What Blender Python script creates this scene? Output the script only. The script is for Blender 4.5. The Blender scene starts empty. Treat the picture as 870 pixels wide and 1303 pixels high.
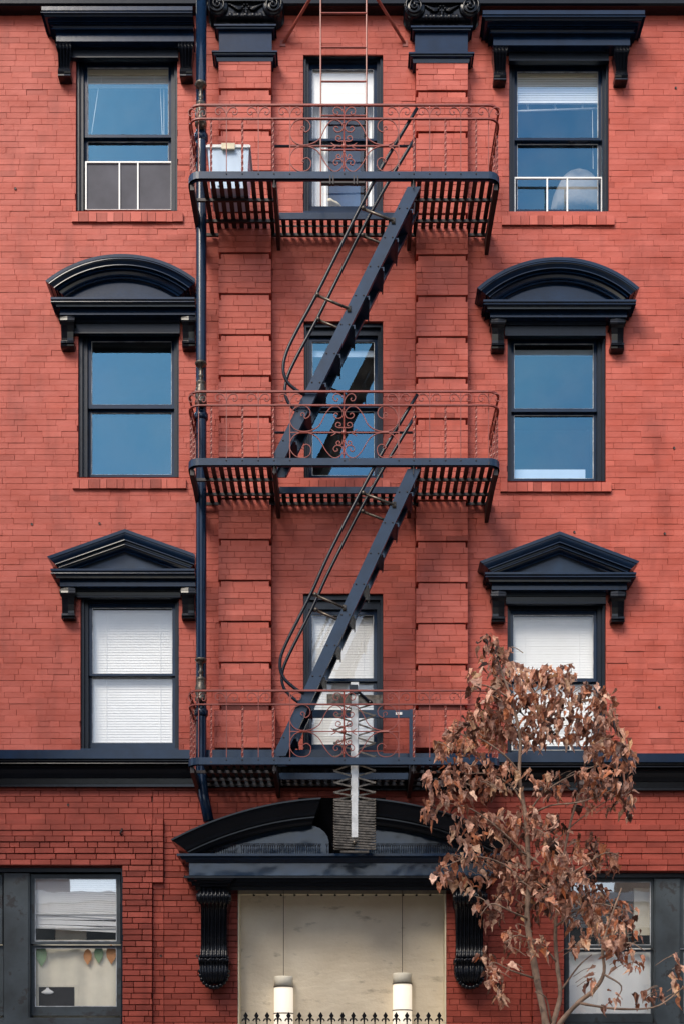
import bpy, math, random
from mathutils import Vector, Matrix
random.seed(7)
R = math.radians
scene = bpy.context.scene
COL = scene.collection

# ------------------------------------------------------------------ camera, world, sun, exposure
S = 0.0088          # metres per photograph pixel on the facade plane
D = 14.0            # camera distance from the facade
CAMZ = 1.6
HY = 1398.0         # photograph row of the eye level
cam_d = bpy.data.cameras.new('camera')
cam = bpy.data.objects.new('camera', cam_d)
COL.objects.link(cam)
cam.location = (0, -D, CAMZ)
cam.rotation_euler = (R(90), 0, 0)
cam_d.sensor_fit = 'VERTICAL'
cam_d.sensor_height = 36
cam_d.lens = 36 * D / (1303 * S)
cam_d.shift_y = (HY - 651.5) / 1303
cam_d.clip_start = 0.1
cam_d.clip_end = 500
scene.camera = cam

SUN_EL, SUN_ROT = R(43), R(-148)
world = bpy.data.worlds.new('World')
scene.world = world
world.use_nodes = True
wn = world.node_tree
bg = wn.nodes['Background']
sky = wn.nodes.new('ShaderNodeTexSky')
sky.sky_type = 'NISHITA'
sky.sun_disc = False
sky.sun_elevation = SUN_EL
sky.sun_rotation = SUN_ROT
sky.air_density = 1.0
sky.dust_density = 1.2
sky.ozone_density = 1.0
tc_ = wn.nodes.new('ShaderNodeTexCoord'); cn = wn.nodes.new('ShaderNodeTexNoise'); cn.inputs['Scale'].default_value = 3.6; cn.inputs['Detail'].default_value = 5
cr = wn.nodes.new('ShaderNodeValToRGB'); cr.color_ramp.elements[0].position = 0.42; cr.color_ramp.elements[0].color = (0, 0, 0, 1); cr.color_ramp.elements[1].position = 0.78; cr.color_ramp.elements[1].color = (0.75, 0.75, 0.75, 1)
cm = wn.nodes.new('ShaderNodeMix'); cm.data_type = 'RGBA'; cm.inputs[7].default_value = (8.0, 7.9, 7.7, 1)
wn.links.new(tc_.outputs['Generated'], cn.inputs['Vector']); wn.links.new(cn.outputs[0], cr.inputs[0]); wn.links.new(cr.outputs[0], cm.inputs[0]); wn.links.new(sky.outputs[0], cm.inputs[6]); wn.links.new(cm.outputs[2], bg.inputs[0])
bg.inputs[1].default_value = 0.11
sd = bpy.data.lights.new('sun', 'SUN')
sd.energy = 1.5
sd.angle = R(28)
sd.color = (1.0, 0.90, 0.76)
sun = bpy.data.objects.new('sun', sd)
COL.objects.link(sun)
sv = Vector((math.sin(SUN_ROT) * math.cos(SUN_EL), math.cos(SUN_ROT) * math.cos(SUN_EL), math.sin(SUN_EL)))
sun.rotation_euler = sv.to_track_quat('Z', 'Y').to_euler()
sun.location = sv * 40
scene.view_settings.view_transform = 'Standard'
scene.view_settings.look = 'None'
scene.view_settings.exposure = 1.36
scene.view_settings.gamma = 1
scene.render.engine = 'CYCLES'
scene.cycles.max_bounces = 10
scene.cycles.diffuse_bounces = 3
scene.cycles.transparent_max_bounces = 12
scene.cycles.use_denoising = True

# ------------------------------------------------------------------ helpers
def w(px, py, d=0.0):
    f = (1 - d / D) * S
    return Vector(((px - 435) * f, -d, CAMZ + (HY - py) * f))
def wx(px, d=0.0): return (px - 435) * S * (1 - d / D)
def wz(py, d=0.0): return CAMZ + (HY - py) * S * (1 - d / D)

class MB:
    def __init__(s): s.v = []; s.f = []; s.m = []; s.t = []; s.tone = 0.0; s.mat = 0; s.sm = []; s.smooth = False
    def face(s, *idx):
        s.f.append(idx); s.m.append(s.mat); s.t.append(s.tone); s.sm.append(s.smooth)
    def poly(s, pts):
        b = len(s.v); s.v += [tuple(p) for p in pts]; s.face(*range(b, b + len(pts)))
    def box(s, x0, x1, y0, y1, z0, z1):
        b = len(s.v)
        s.v += [(x, y, z) for z in (z0, z1) for y in (y0, y1) for x in (x0, x1)]
        for q in ((0, 2, 3, 1), (4, 5, 7, 6), (0, 1, 5, 4), (2, 6, 7, 3), (0, 4, 6, 2), (1, 3, 7, 5)):
            s.face(*[b + i for i in q])
    def brick(s, x0, x1, y, z0, z1, ch=0.004, dep=0.012):
        # front at y, sides slope back by ch, reaching dep behind
        b = len(s.v)
        s.v += [(x0, y + ch, z0), (x1, y + ch, z0), (x1, y + ch, z1), (x0, y + ch, z1)]
        s.v += [(x0 + ch, y, z0 + ch), (x1 - ch, y, z0 + ch), (x1 - ch, y, z1 - ch), (x0 + ch, y, z1 - ch)]
        s.v += [(x0, y + dep, z0), (x1, y + dep, z0), (x1, y + dep, z1), (x0, y + dep, z1)]
        s.face(b + 4, b + 5, b + 6, b + 7)
        for i in range(4):
            j = (i + 1) % 4
            s.face(b + i, b + j, b + 4 + j, b + 4 + i)
            s.face(b + 8 + i, b + 8 + j, b + j, b + i)
    def tube(s, pts, r, n=6, twist=0.0, cap=True, flat=None):
        pts = [Vector(p) for p in pts]
        rs = r if isinstance(r, (list, tuple)) else [r] * len(pts)
        t0 = (pts[1] - pts[0]).normalized()
        up = Vector((0, 1, 0)) if abs(t0.y) < 0.9 else Vector((0, 0, 1))
        nrm = t0.cross(up).normalized()
        base = len(s.v)
        for i, p in enumerate(pts):
            if i == 0: t = t0
            elif i == len(pts) - 1: t = (pts[i] - pts[i - 1]).normalized()
            else: t = (pts[i + 1] - pts[i - 1]).normalized()
            nrm = (nrm - t * nrm.dot(t))
            if nrm.length < 1e-6: nrm = t.orthogonal()
            nrm.normalize(); bn = t.cross(nrm)
            for k in range(n):
                a = 2 * math.pi * (k + 0.5) / n + twist * i
                ca, sa = math.cos(a) * rs[i], math.sin(a) * rs[i]
                if flat: ca *= flat[0]; sa *= flat[1]
                s.v.append(tuple(p + nrm * ca + bn * sa))
        for i in range(len(pts) - 1):
            for k in range(n):
                k2 = (k + 1) % n
                s.face(base + i * n + k, base + i * n + k2, base + (i + 1) * n + k2, base + (i + 1) * n + k)
        if cap:
            s.face(*[base + k for k in reversed(range(n))])
            s.face(*[base + (len(pts) - 1) * n + k for k in range(n)])
    def lathe(s, c, prof, axis='z', n=16):
        base = len(s.v)
        for (r, h) in prof:
            for k in range(n):
                a = 2 * math.pi * k / n
                if axis == 'z': s.v.append((c[0] + r * math.cos(a), c[1] + r * math.sin(a), c[2] + h))
                elif axis == 'y': s.v.append((c[0] + r * math.cos(a), c[1] - h, c[2] + r * math.sin(a)))
                else: s.v.append((c[0] + h, c[1] + r * math.cos(a), c[2] + r * math.sin(a)))
        for i in range(len(prof) - 1):
            for k in range(n):
                k2 = (k + 1) % n
                s.face(base + i * n + k, base + i * n + k2, base + (i + 1) * n + k2, base + (i + 1) * n + k)
        s.face(*[base + k for k in range(n)]); s.face(*[base + (len(prof) - 1) * n + k for k in range(n)])
    def ball(s, c, r, n=8, sy=1.0, sz=1.0):
        prof = [(r * math.sin(math.pi * i / 6) + 1e-4, -r * sz * math.cos(math.pi * i / 6)) for i in range(7)]
        b = len(s.v); s.lathe(c, prof, 'z', n)
        if sy != 1.0:
            for i in range(b, len(s.v)):
                x, y, z = s.v[i]; s.v[i] = (x, c[1] + (y - c[1]) * sy, z)
    def ring(s, o, i, yf, yb, bottom=True):
        # rectangular frame; o, i = (x0,x1,z0,z1)
        s.box(o[0], i[0], yf, yb, o[2], o[3]); s.box(i[1], o[1], yf, yb, o[2], o[3])
        s.box(i[0], i[1], yf, yb, i[3], o[3])
        if bottom and i[2] > o[2] + 1e-4: s.box(i[0], i[1], yf, yb, o[2], i[2])
    def build(s, name, mats, parent=None, **props):
        me = bpy.data.meshes.new(name)
        me.from_pydata(s.v, [], s.f)
        if not isinstance(mats, (list, tuple)): mats = [mats]
        for m in mats: me.materials.append(m)
        if len(mats) > 1: me.polygons.foreach_set('material_index', s.m)
        me.polygons.foreach_set('use_smooth', s.sm)
        if any(s.t):
            at = me.attributes.new('tone', 'FLOAT', 'FACE'); at.data.foreach_set('value', s.t)
        me.update()
        return link(name, me, parent, **props)

def link(name, me, parent=None, loc=None, **props):
    o = bpy.data.objects.new(name, me); COL.objects.link(o)
    if parent is not None: o.parent = parent
    if loc is not None: o.location = loc
    for k, v in props.items(): o[k] = v
    return o
def thing(name, label, cat, loc=(0, 0, 0), group=None):
    o = bpy.data.objects.new(name, None); COL.objects.link(o)
    o['label'] = label; o['category'] = cat
    if group: o['group'] = group
    return o
def catmull(P, k=5):
    P = [Vector(p) for p in P]; out = []
    Q = [P[0] * 2 - P[1]] + P + [P[-1] * 2 - P[-2]]
    for i in range(1, len(Q) - 2):
        a, b, c, d = Q[i - 1:i + 3]
        for j in range(k):
            t = j / k
            out.append(0.5 * ((2 * b) + (c - a) * t + (2 * a - 5 * b + 4 * c - d) * t * t + (3 * b - a - 3 * c + d) * t ** 3))
    out.append(P[-1]); return out

# ------------------------------------------------------------------ materials
def newmat(name):
    m = bpy.data.materials.new(name); m.use_nodes = True
    nt = m.node_tree; b = nt.nodes['Principled BSDF']
    return m, nt, b
def nd(nt, typ, **kw):
    n = nt.nodes.new(typ)
    for k, v in kw.items(): setattr(n, k, v)
    return n
def noise(nt, scale, detail=4, vec=None, stretch=None, rough=0.55):
    n = nd(nt, 'ShaderNodeTexNoise'); n.inputs['Scale'].default_value = scale
    n.inputs['Detail'].default_value = detail; n.inputs['Roughness'].default_value = rough
    g = nd(nt, 'ShaderNodeNewGeometry')
    if stretch:
        mp = nd(nt, 'ShaderNodeMapping'); mp.inputs['Scale'].default_value = stretch
        nt.links.new(g.outputs['Position'], mp.inputs['Vector']); nt.links.new(mp.outputs[0], n.inputs['Vector'])
    else: nt.links.new(g.outputs['Position'], n.inputs['Vector'])
    return n
def ramp(nt, src, stops):
    r = nd(nt, 'ShaderNodeValToRGB'); e = r.color_ramp.elements
    while len(e) < len(stops): e.new(0.5)
    for i, (p, c) in enumerate(stops):
        e[i].position = p; e[i].color = (*c, 1) if len(c) == 3 else c
    nt.links.new(src, r.inputs[0]); return r
def mathn(nt, op, a, b):
    n = nd(nt, 'ShaderNodeMath', operation=op)
    for i, x in enumerate((a, b)):
        if isinstance(x, (int, float)): n.inputs[i].default_value = x
        else: nt.links.new(x, n.inputs[i])
    return n.outputs[0]
def mixc(nt, f, a, b, mode='MIX'):
    n = nd(nt, 'ShaderNodeMix', data_type='RGBA', blend_type=mode)
    for i, x in ((0, f), (6, a), (7, b)):
        if isinstance(x, (int, float)): n.inputs[i].default_value = x
        elif isinstance(x, tuple): n.inputs[i].default_value = (*x, 1)
        else: nt.links.new(x, n.inputs[i])
    return n.outputs[2]
def bump(nt, b, h, strength, dist):
    n = nd(nt, 'ShaderNodeBump'); n.inputs['Strength'].default_value = strength; n.inputs['Distance'].default_value = dist
    nt.links.new(h, n.inputs['Height']); nt.links.new(n.outputs[0], b.inputs['Normal'])

def brick_mat(name, single=False, shaded=False):  # the darker variant puts the lower wall's shade into its colour
    m, nt, b = newmat(name)
    big = noise(nt, 0.9, 5); mid = noise(nt, 3, 5, stretch=(0.7, 1, 1.6)); fine = noise(nt, 60, 5)
    streak = noise(nt, 1.6, 4, stretch=(2.2, 1, 0.5))
    if single:
        oi = nd(nt, 'ShaderNodeObjectInfo'); tone = mathn(nt, 'MULTIPLY', mathn(nt, 'SUBTRACT', oi.outputs['Random'], 0.5), 2.0)
    else:
        at = nd(nt, 'ShaderNodeAttribute'); at.attribute_name = 'tone'; tone = at.outputs['Fac']
    c1 = mixc(nt, ramp(nt, big.outputs[0], [(0.32, (0, 0, 0)), (0.7, (1, 1, 1))]).outputs[0], *(((0.22, 0.035, 0.020), (0.31, 0.052, 0.031)) if shaded else ((0.36, 0.058, 0.034), (0.465, 0.092, 0.059))))
    c2 = mixc(nt, ramp(nt, mid.outputs[0], [(0.35, (0, 0, 0)), (0.75, (1, 1, 1))]).outputs[0], c1, (0.39, 0.070, 0.046) if shaded else (0.51, 0.124, 0.092))
    t = mathn(nt, 'ADD', mathn(nt, 'MULTIPLY', tone, 0.5), 0.5)
    c3 = mixc(nt, 1.0, c2, ramp(nt, t, [(0.0, (0.62, 0.55, 0.52)), (0.25, (0.86, 0.83, 0.82)), (0.7, (1, 1, 1)), (1.0, (1.15, 1.3, 1.35))]).outputs[0], 'MULTIPLY')
    c4 = mixc(nt, 1.0, c3, ramp(nt, streak.outputs[0], [(0.28, (0.70, 0.65, 0.64)), (0.48, (1, 1, 1))]).outputs[0], 'MULTIPLY')
    chips = noise(nt, 22, 3)
    c5 = mixc(nt, ramp(nt, chips.outputs[0], [(0.74, (0, 0, 0)), (0.79, (1, 1, 1))]).outputs[0], c4, (0.2, 0.045, 0.035))
    nt.links.new(c5, b.inputs['Base Color'])
    b.inputs['Roughness'].default_value = 0.62
    b.inputs['Specular IOR Level'].default_value = 0.35
    h = mathn(nt, 'ADD', fine.outputs[0], mathn(nt, 'MULTIPLY', noise(nt, 16, 4).outputs[0], 1.6))
    bump(nt, b, h, 0.55, 0.004)
    return m
def paint(name, col, rough=0.4, var=0.25, bmp=0.15, spec=0.5, metal=0.0, wear=None, ns=6, bd=0.003, coat=0.0, bs=14):
    m, nt, b = newmat(name)
    n = noise(nt, ns, 5)
    lo = tuple(c * (1 - var) for c in col); hi = tuple(min(1, c * (1 + var)) for c in col)
    c = mixc(nt, ramp(nt, n.outputs[0], [(0.3, (0, 0, 0)), (0.7, (1, 1, 1))]).outputs[0], lo, hi)
    if wear:
        n2 = noise(nt, wear[1], 6, rough=0.65)
        c = mixc(nt, ramp(nt, n2.outputs[0], [(wear[2], (0, 0, 0)), (wear[2] + 0.06, (1, 1, 1))]).outputs[0], c, wear[0])
    nt.links.new(c, b.inputs['Base Color'])
    b.inputs['Roughness'].default_value = rough; b.inputs['Metallic'].default_value = metal
    b.inputs['Specular IOR Level'].default_value = spec
    if coat: b.inputs['Coat Weight'].default_value = coat; b.inputs['Coat Roughness'].default_value = 0.12
    bump(nt, b, noise(nt, bs, 5 if bs > 5 else 2).outputs[0], bmp, bd)
    return m
M = {}
M['brick'] = brick_mat('painted_brick'); M['brick1'] = brick_mat('painted_brick_single', True); M['brick_shaded'] = brick_mat('shaded_red_brick', False, True); M['brick_shaded1'] = brick_mat('shaded_red_brick_single', True, True)
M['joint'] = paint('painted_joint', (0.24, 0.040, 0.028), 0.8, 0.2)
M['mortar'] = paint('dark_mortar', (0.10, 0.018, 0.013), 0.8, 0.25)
M['navy'] = paint('navy_trim_paint', (0.0045, 0.0155, 0.040), 0.17, 0.25, 0.2, 0.36, wear=((0.03, 0.04, 0.055), 9, 0.70))
M['navy_soft'] = paint('navy_iron_paint', (0.010, 0.028, 0.062), 0.34, 0.25, 0.2, 0.35, wear=((0.05, 0.035, 0.03), 18, 0.66))
M['black'] = paint('black_gloss_paint', (0.004, 0.005, 0.008), 0.20, 0.3, 0.25, 0.32)
M['casing'] = paint('dark_casing_paint', (0.004, 0.008, 0.016), 0.3, 0.3, 0.2, 0.3)
M['slate'] = paint('weathered_slate_paint', (0.040, 0.052, 0.060), 0.55, 0.5, 0.3, ns=2.5, wear=((0.025, 0.025, 0.027), 5, 0.56))
M['iron'] = paint('dark_brown_iron', (0.014, 0.007, 0.007), 0.5, 0.4, 0.3)
M['rediron'] = paint('red_painted_iron', (0.23, 0.043, 0.028), 0.45, 0.25, 0.2, wear=((0.12, 0.03, 0.025), 26, 0.64))
M['galv'] = paint('galvanised_steel', (0.55, 0.55, 0.54), 0.45, 0.3, 0.2, metal=0.4, wear=((0.25, 0.22, 0.2), 12, 0.6))
M['lattice'] = paint('weathered_lattice_steel', (0.09, 0.075, 0.06), 0.36, 0.7, 0.3, metal=0.6, ns=24)
M['white'] = paint('white_plastic', (0.8, 0.8, 0.78), 0.5, 0.05, 0.0)
M['bead'] = paint('pale_glazing_bead', (0.5, 0.52, 0.54), 0.5, 0.5, 0.0, ns=10)
M['blind'] = paint('white_blind', (0.90, 0.90, 0.89), 0.6, 0.03, 0.0)
M['cream'] = paint('cream_headrail', (0.72, 0.64, 0.46), 0.6, 0.1, 0.0)
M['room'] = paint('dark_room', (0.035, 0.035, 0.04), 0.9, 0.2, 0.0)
M['mesh'] = paint('grey_screen_panel', (0.07, 0.07, 0.085), 0.8, 0.25, 0.1, ns=3)
M['bin'] = paint('pale_blue_plastic', (0.50, 0.62, 0.76), 0.35, 0.05, 0.05)
M['cloth'] = paint('beige_cloth', (0.26, 0.24, 0.22), 0.9, 0.2, 0.4, bd=0.02)
M['bark'] = paint('pale_bark', (0.24, 0.16, 0.115), 0.8, 0.45, 0.8, ns=9, bd=0.008, wear=((0.10, 0.065, 0.05), 11, 0.6))
M['stone'] = paint('grey_stone', (0.3, 0.28, 0.26), 0.8, 0.2, 0.3)
M['asphalt'] = paint('asphalt', (0.05, 0.05, 0.052), 0.9, 0.3, 0.4, ns=30)
M['concrete'] = paint('pavement_concrete', (0.2, 0.19, 0.18), 0.85, 0.15, 0.3, ns=3)
M['creamwall'] = paint('sunny_cream_wall', (0.80, 0.70, 0.52), 0.8, 0.12, 0.3, ns=1.4)
M['whitewall'] = paint('white_wall', (0.85, 0.83, 0.78), 0.8, 0.1, 0.2, ns=1.4)
M['darkglass'] = paint('dark_window', (0.02, 0.022, 0.025), 0.2, 0.2, 0.0)
M['farbrick'] = paint('far_dark_brick', (0.13, 0.05, 0.035), 0.85); M['farstone'] = paint('far_brownstone', (0.12, 0.08, 0.06), 0.85)
M['sheet'] = paint('dented_sheet_paint', (0.010, 0.028, 0.062), 0.15, 0.3, 0.7, 0.5, ns=2, bd=0.02, bs=3, wear=((0.03, 0.05, 0.08), 9, 0.72))
M['palecream'] = paint('pale_cream', (0.82, 0.76, 0.62), 0.8, 0.08)
M['bluepanel'] = paint('blue_cloth_panel', (0.05, 0.16, 0.38), 0.7, 0.2)
M['niche_shade'] = paint('matt_niche_shade', (0.004, 0.004, 0.005), 0.95, 0.2, 0.2, 0.08)
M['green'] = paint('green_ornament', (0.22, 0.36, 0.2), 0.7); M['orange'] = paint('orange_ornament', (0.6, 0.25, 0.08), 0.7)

def stucco():
    m, nt, b = newmat('cream_stucco')
    n = noise(nt, 1.6, 6); n2 = noise(nt, 7, 6, stretch=(0.6, 1, 1.5))
    c = mixc(nt, ramp(nt, n.outputs[0], [(0.3, (0, 0, 0)), (0.7, (1, 1, 1))]).outputs[0], (0.60, 0.51, 0.38), (0.73, 0.65, 0.51))
    c = mixc(nt, ramp(nt, n2.outputs[0], [(0.62, (0, 0, 0)), (0.75, (1, 1, 1))]).outputs[0], c, (0.36, 0.31, 0.235))
    nt.links.new(c, b.inputs['Base Color']); b.inputs['Roughness'].default_value = 0.85
    h = mathn(nt, 'ADD', noise(nt, 6, 6, stretch=(0.7, 1, 1.6)).outputs[0], mathn(nt, 'MULTIPLY', noise(nt, 30, 4).outputs[0], 0.25))
    bump(nt, b, h, 0.5, 0.03); return m
M['stucco'] = stucco()

def leafmat(single):
    m, nt, b = newmat('dry_leaf' + ('_single' if single else ''))
    if single:
        oi = nd(nt, 'ShaderNodeObjectInfo'); t = oi.outputs['Random']
    else:
        at = nd(nt, 'ShaderNodeAttribute'); at.attribute_name = 'tone'; t = at.outputs['Fac']
    r = ramp(nt, t, [(0.0, (0.035, 0.015, 0.010)), (0.25, (0.17, 0.065, 0.038)), (0.42, (0.58, 0.31, 0.22)), (0.58, (0.54, 0.18, 0.07)), (0.76, (0.86, 0.56, 0.42)), (1.0, (0.66, 0.40, 0.20))])
    n = noise(nt, 30, 4)
    c = mixc(nt, 1.0, r.outputs[0], ramp(nt, n.outputs[0], [(0.3, (0.5, 0.40, 0.36)), (0.6, (1, 1, 1))]).outputs[0], 'MULTIPLY')
    nt.links.new(c, b.inputs['Base Color']); b.inputs['Roughness'].default_value = 0.5
    bump(nt, b, n.outputs[0], 0.5, 0.01)
    tr = nd(nt, 'ShaderNodeBsdfTranslucent'); nt.links.new(c, tr.inputs[0])
    mx = nd(nt, 'ShaderNodeMixShader'); mx.inputs[0].default_value = 0.18
    out = nt.nodes['Material Output']
    nt.links.new(b.outputs[0], mx.inputs[1]); nt.links.new(tr.outputs[0], mx.inputs[2]); nt.links.new(mx.outputs[0], out.inputs[0])
    return m
M['leaf'] = leafmat(False); M['leaf1'] = leafmat(True)

def glassmat(name, refl, tint, wob=0.0, dust=0.05):
    m, nt, b = newmat(name); nt.nodes.remove(b)
    g = nd(nt, 'ShaderNodeBsdfGlossy'); g.inputs['Roughness'].default_value = 0.015; g.inputs[0].default_value = (*tint, 1)
    t = nd(nt, 'ShaderNodeBsdfTransparent'); t.inputs[0].default_value = (0.97, 0.98, 0.98, 1)
    mx = nd(nt, 'ShaderNodeMixShader'); mx.inputs[0].default_value = refl
    nt.links.new(t.outputs[0], mx.inputs[1]); nt.links.new(g.outputs[0], mx.inputs[2])
    nt.links.new(mx.outputs[0], nt.nodes['Material Output'].inputs[0])
    df = nd(nt, 'ShaderNodeBsdfDiffuse'); df.inputs[0].default_value = (0.5, 0.5, 0.48, 1); m2 = nd(nt, 'ShaderNodeMixShader')
    nt.links.new(mathn(nt, 'MULTIPLY', ramp(nt, noise(nt, 3.0, 6).outputs[0], [(0.35, (0, 0, 0)), (0.8, (1, 1, 1))]).outputs[0], dust), m2.inputs[0])
    nt.links.new(mx.outputs[0], m2.inputs[1]); nt.links.new(df.outputs[0], m2.inputs[2]); nt.links.new(m2.outputs[0], nt.nodes['Material Output'].inputs[0])
    if wob:
        bp = nd(nt, 'ShaderNodeBump'); bp.inputs['Strength'].default_value = 1; bp.inputs['Distance'].default_value = wob
        nt.links.new(noise(nt, 2.2, 2, stretch=(1, 1, 0.8)).outputs[0], bp.inputs['Height']); nt.links.new(bp.outputs[0], g.inputs['Normal'])
    return m
M['glass'] = glassmat('window_glass', 0.19, (0.24, 0.62, 0.92), 0.002)
M['glass_low'] = glassmat('old_wavy_glass', 0.26, (0.97, 0.98, 1.0), 0.0010)
M['glass_street'] = glassmat('street_window_glass', 0.13, (0.97, 0.98, 1.0), 0.001)
M['glass_clear'] = glassmat('clear_window_glass', 0.07, (0.95, 0.98, 1.0), 0.002)
def emis(name, col, st):
    m, nt, b = newmat(name); b.inputs['Base Color'].default_value = (0.8, 0.75, 0.65, 1)
    b.inputs['Emission Color'].default_value = (*col, 1); b.inputs['Emission Strength'].default_value = st; return m
M['lamp'] = emis('lit_lamp_glass', (1.0, 0.86, 0.68), 0.26)

# ------------------------------------------------------------------ setting: ground
def sheet(name, x0, x1, y0, y1, z, mat, **k):
    mb = MB(); mb.poly([(x0, y0, z), (x1, y0, z), (x1, y1, z), (x0, y1, z)]); return mb.build(name, mat, **k)
sheet('ground', -250, 250, -250, 250, -0.16, M['asphalt'], kind='structure')
sheet('road', -120, 120, -11.5, -3.6, -0.13, M['asphalt'], kind='structure')
mb = MB(); mb.box(-60, 60, -3.55, -0.0, -0.2, 0.0); mb.build('pavement', M['concrete'], kind='structure')
mb = MB(); mb.box(-60, 60, -3.7, -3.552, -0.2, 0.004); mb.build('kerb', M['stone'], kind='structure')
mb = MB(); mb.box(-60, 60, -15.99, -11.6, -0.2, 0.0); mb.build('far_pavement', M['concrete'], kind='structure')

# ------------------------------------------------------------------ apartment building
BLD = thing('apartment_building', 'red painted brick apartment building with navy blue window hoods and cornices', 'building')

WIN = {  # opening px rect, upper glass, lower glass, sill px rect
 'TL': ((97, 72, 226, 268), (112, 87, 215, 173), (112, 181, 215, 264), (91, 268, 233, 281)),
 'TC': ((386, 68, 487, 270), (397, 89, 475, 178), (397, 184, 475, 264), None),
 'TR': ((647, 75, 774, 272), (657, 92, 760, 177), (657, 184, 760, 268), (638, 272, 782, 285)),
 'ML': ((100, 405, 228, 607), (117, 435, 219, 516), (117, 526, 219, 605), (92, 608, 237, 621)),
 'MC': ((387, 409, 487, 608), (397, 436, 476, 516), (397, 524, 476, 606), (382, 609, 496, 619)),
 'MR': ((645, 425, 770, 612), (653, 438, 754, 521), (653, 529, 754, 610), (636, 612, 778, 625)),
 'BL': ((103, 757, 228, 953), (118, 774, 220, 858), (118, 862, 220, 946), None),
 'BC': ((386, 755, 487, 957), (397, 783, 475, 864), (397, 870, 475, 948), None),
 'BR': ((645, 765, 770, 958), (652, 783, 754, 864), (652, 871, 754, 950), None),
}
GOPEN = [(-125, 1103, 157, 1480), (716, 1110, 995, 1480)]
DOOR = (303, 1133, 567, 1575)
openings = [v[0] for v in WIN.values()] + GOPEN + [DOOR]
OW = [(wx(a), wx(c), wz(d), wz(b)) for (a, b, c, d) in openings]  # x0,x1,z0,z1

# wall sheet with openings + reveals
XL, XR = -7.4, 7.4
ZTOP = wz(-120)
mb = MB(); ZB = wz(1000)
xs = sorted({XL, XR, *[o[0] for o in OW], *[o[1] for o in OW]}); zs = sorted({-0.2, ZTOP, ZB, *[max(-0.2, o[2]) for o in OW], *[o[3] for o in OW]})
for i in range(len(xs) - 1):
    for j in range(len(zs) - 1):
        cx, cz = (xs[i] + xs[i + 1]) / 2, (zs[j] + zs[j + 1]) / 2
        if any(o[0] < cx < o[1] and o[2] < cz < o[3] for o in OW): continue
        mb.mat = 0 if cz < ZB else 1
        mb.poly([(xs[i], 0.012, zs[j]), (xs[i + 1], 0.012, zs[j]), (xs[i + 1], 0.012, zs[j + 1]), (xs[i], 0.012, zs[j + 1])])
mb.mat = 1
for (x0, x1, z0, z1) in OW:
    y0, y1 = 0.0, 0.34
    mb.poly([(x0, y0, z0), (x0, y0, z1), (x0, y1, z1), (x0, y1, z0)]); mb.poly([(x1, y0, z0), (x1, y1, z0), (x1, y1, z1), (x1, y0, z1)])
    mb.poly([(x0, y0, z1), (x1, y0, z1), (x1, y1, z1), (x0, y1, z1)]); mb.poly([(x0, y0, z0), (x0, y1, z0), (x1, y1, z0), (x1, y0, z0)])
mb.build('wall', [M['mortar'], M['joint']], BLD)
mb = MB()  # side, rear walls and roof
BK = 11.0
mb.poly([(XL, 0.012, -0.2), (XL, 0.012, ZTOP), (XL, BK, ZTOP), (XL, BK, -0.2)]); mb.poly([(XR, 0.012, -0.2), (XR, BK, -0.2), (XR, BK, ZTOP), (XR, 0.012, ZTOP)])
mb.poly([(XL, BK, -0.2), (XL, BK, ZTOP), (XR, BK, ZTOP), (XR, BK, -0.2)])
mb.build('rear_walls', M['mortar'], BLD)
mb = MB(); mb.poly([(XL, -0.3, ZTOP), (XR, -0.3, ZTOP), (XR, BK, ZTOP), (XL, BK, ZTOP)]); mb.build('roof', M['stone'], BLD)

# brick courses
CH = 51.6 * S / 7
Z0 = wz(129.0)
unit = MB(); unit.brick(-0.5, 0.5, 0, -0.5, 0.5, 0.0, 0.0)
def unit_brick():
    v = []; chx, chz = 0.018, 0.06
    me = bpy.data.meshes.new('brick')
    for (e, y) in ((0, 1.0), (0, 0.3), (1, 0.0)):
        v += [(-0.5 + e * chx, y, -0.5 + e * chz), (0.5 - e * chx, y, -0.5 + e * chz), (0.5 - e * chx, y, 0.5 - e * chz), (-0.5 + e * chx, y, 0.5 - e * chz)]
    f = [(8, 9, 10, 11)]
    for b in (0, 4):
        for i in range(4):
            j = (i + 1) % 4; f.append((b + i, b + j, b + 4 + j, b + 4 + i))
    me.from_pydata(v, [], f); return me
UB = unit_brick(); UB.materials.append(M['brick1']); UBD = unit_brick(); UBD.materials.append(M['brick_shaded1'])
PIL = [(280, 346), (528, 593)]
pilz = (wz(960), wz(80))
def proud(px, py):
    # stepped brick surrounds of the ground floor windows
    if px < 209 and 1043 < py < 1123: return 0.05
    if px < 195 and py >= 1123: return 0.05
    if px > 662 and 1047 < py < 1127: return 0.05
    if px > 676 and py >= 1127: return 0.05
    return 0.0
singles = []
field = MB()
rng = random.Random(3)
BX0, BX1 = wx(-200), wx(1070)
edges_px = [209, 195, 662, 676]
k = -int((Z0 - 0.0) / CH) - 1
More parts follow.
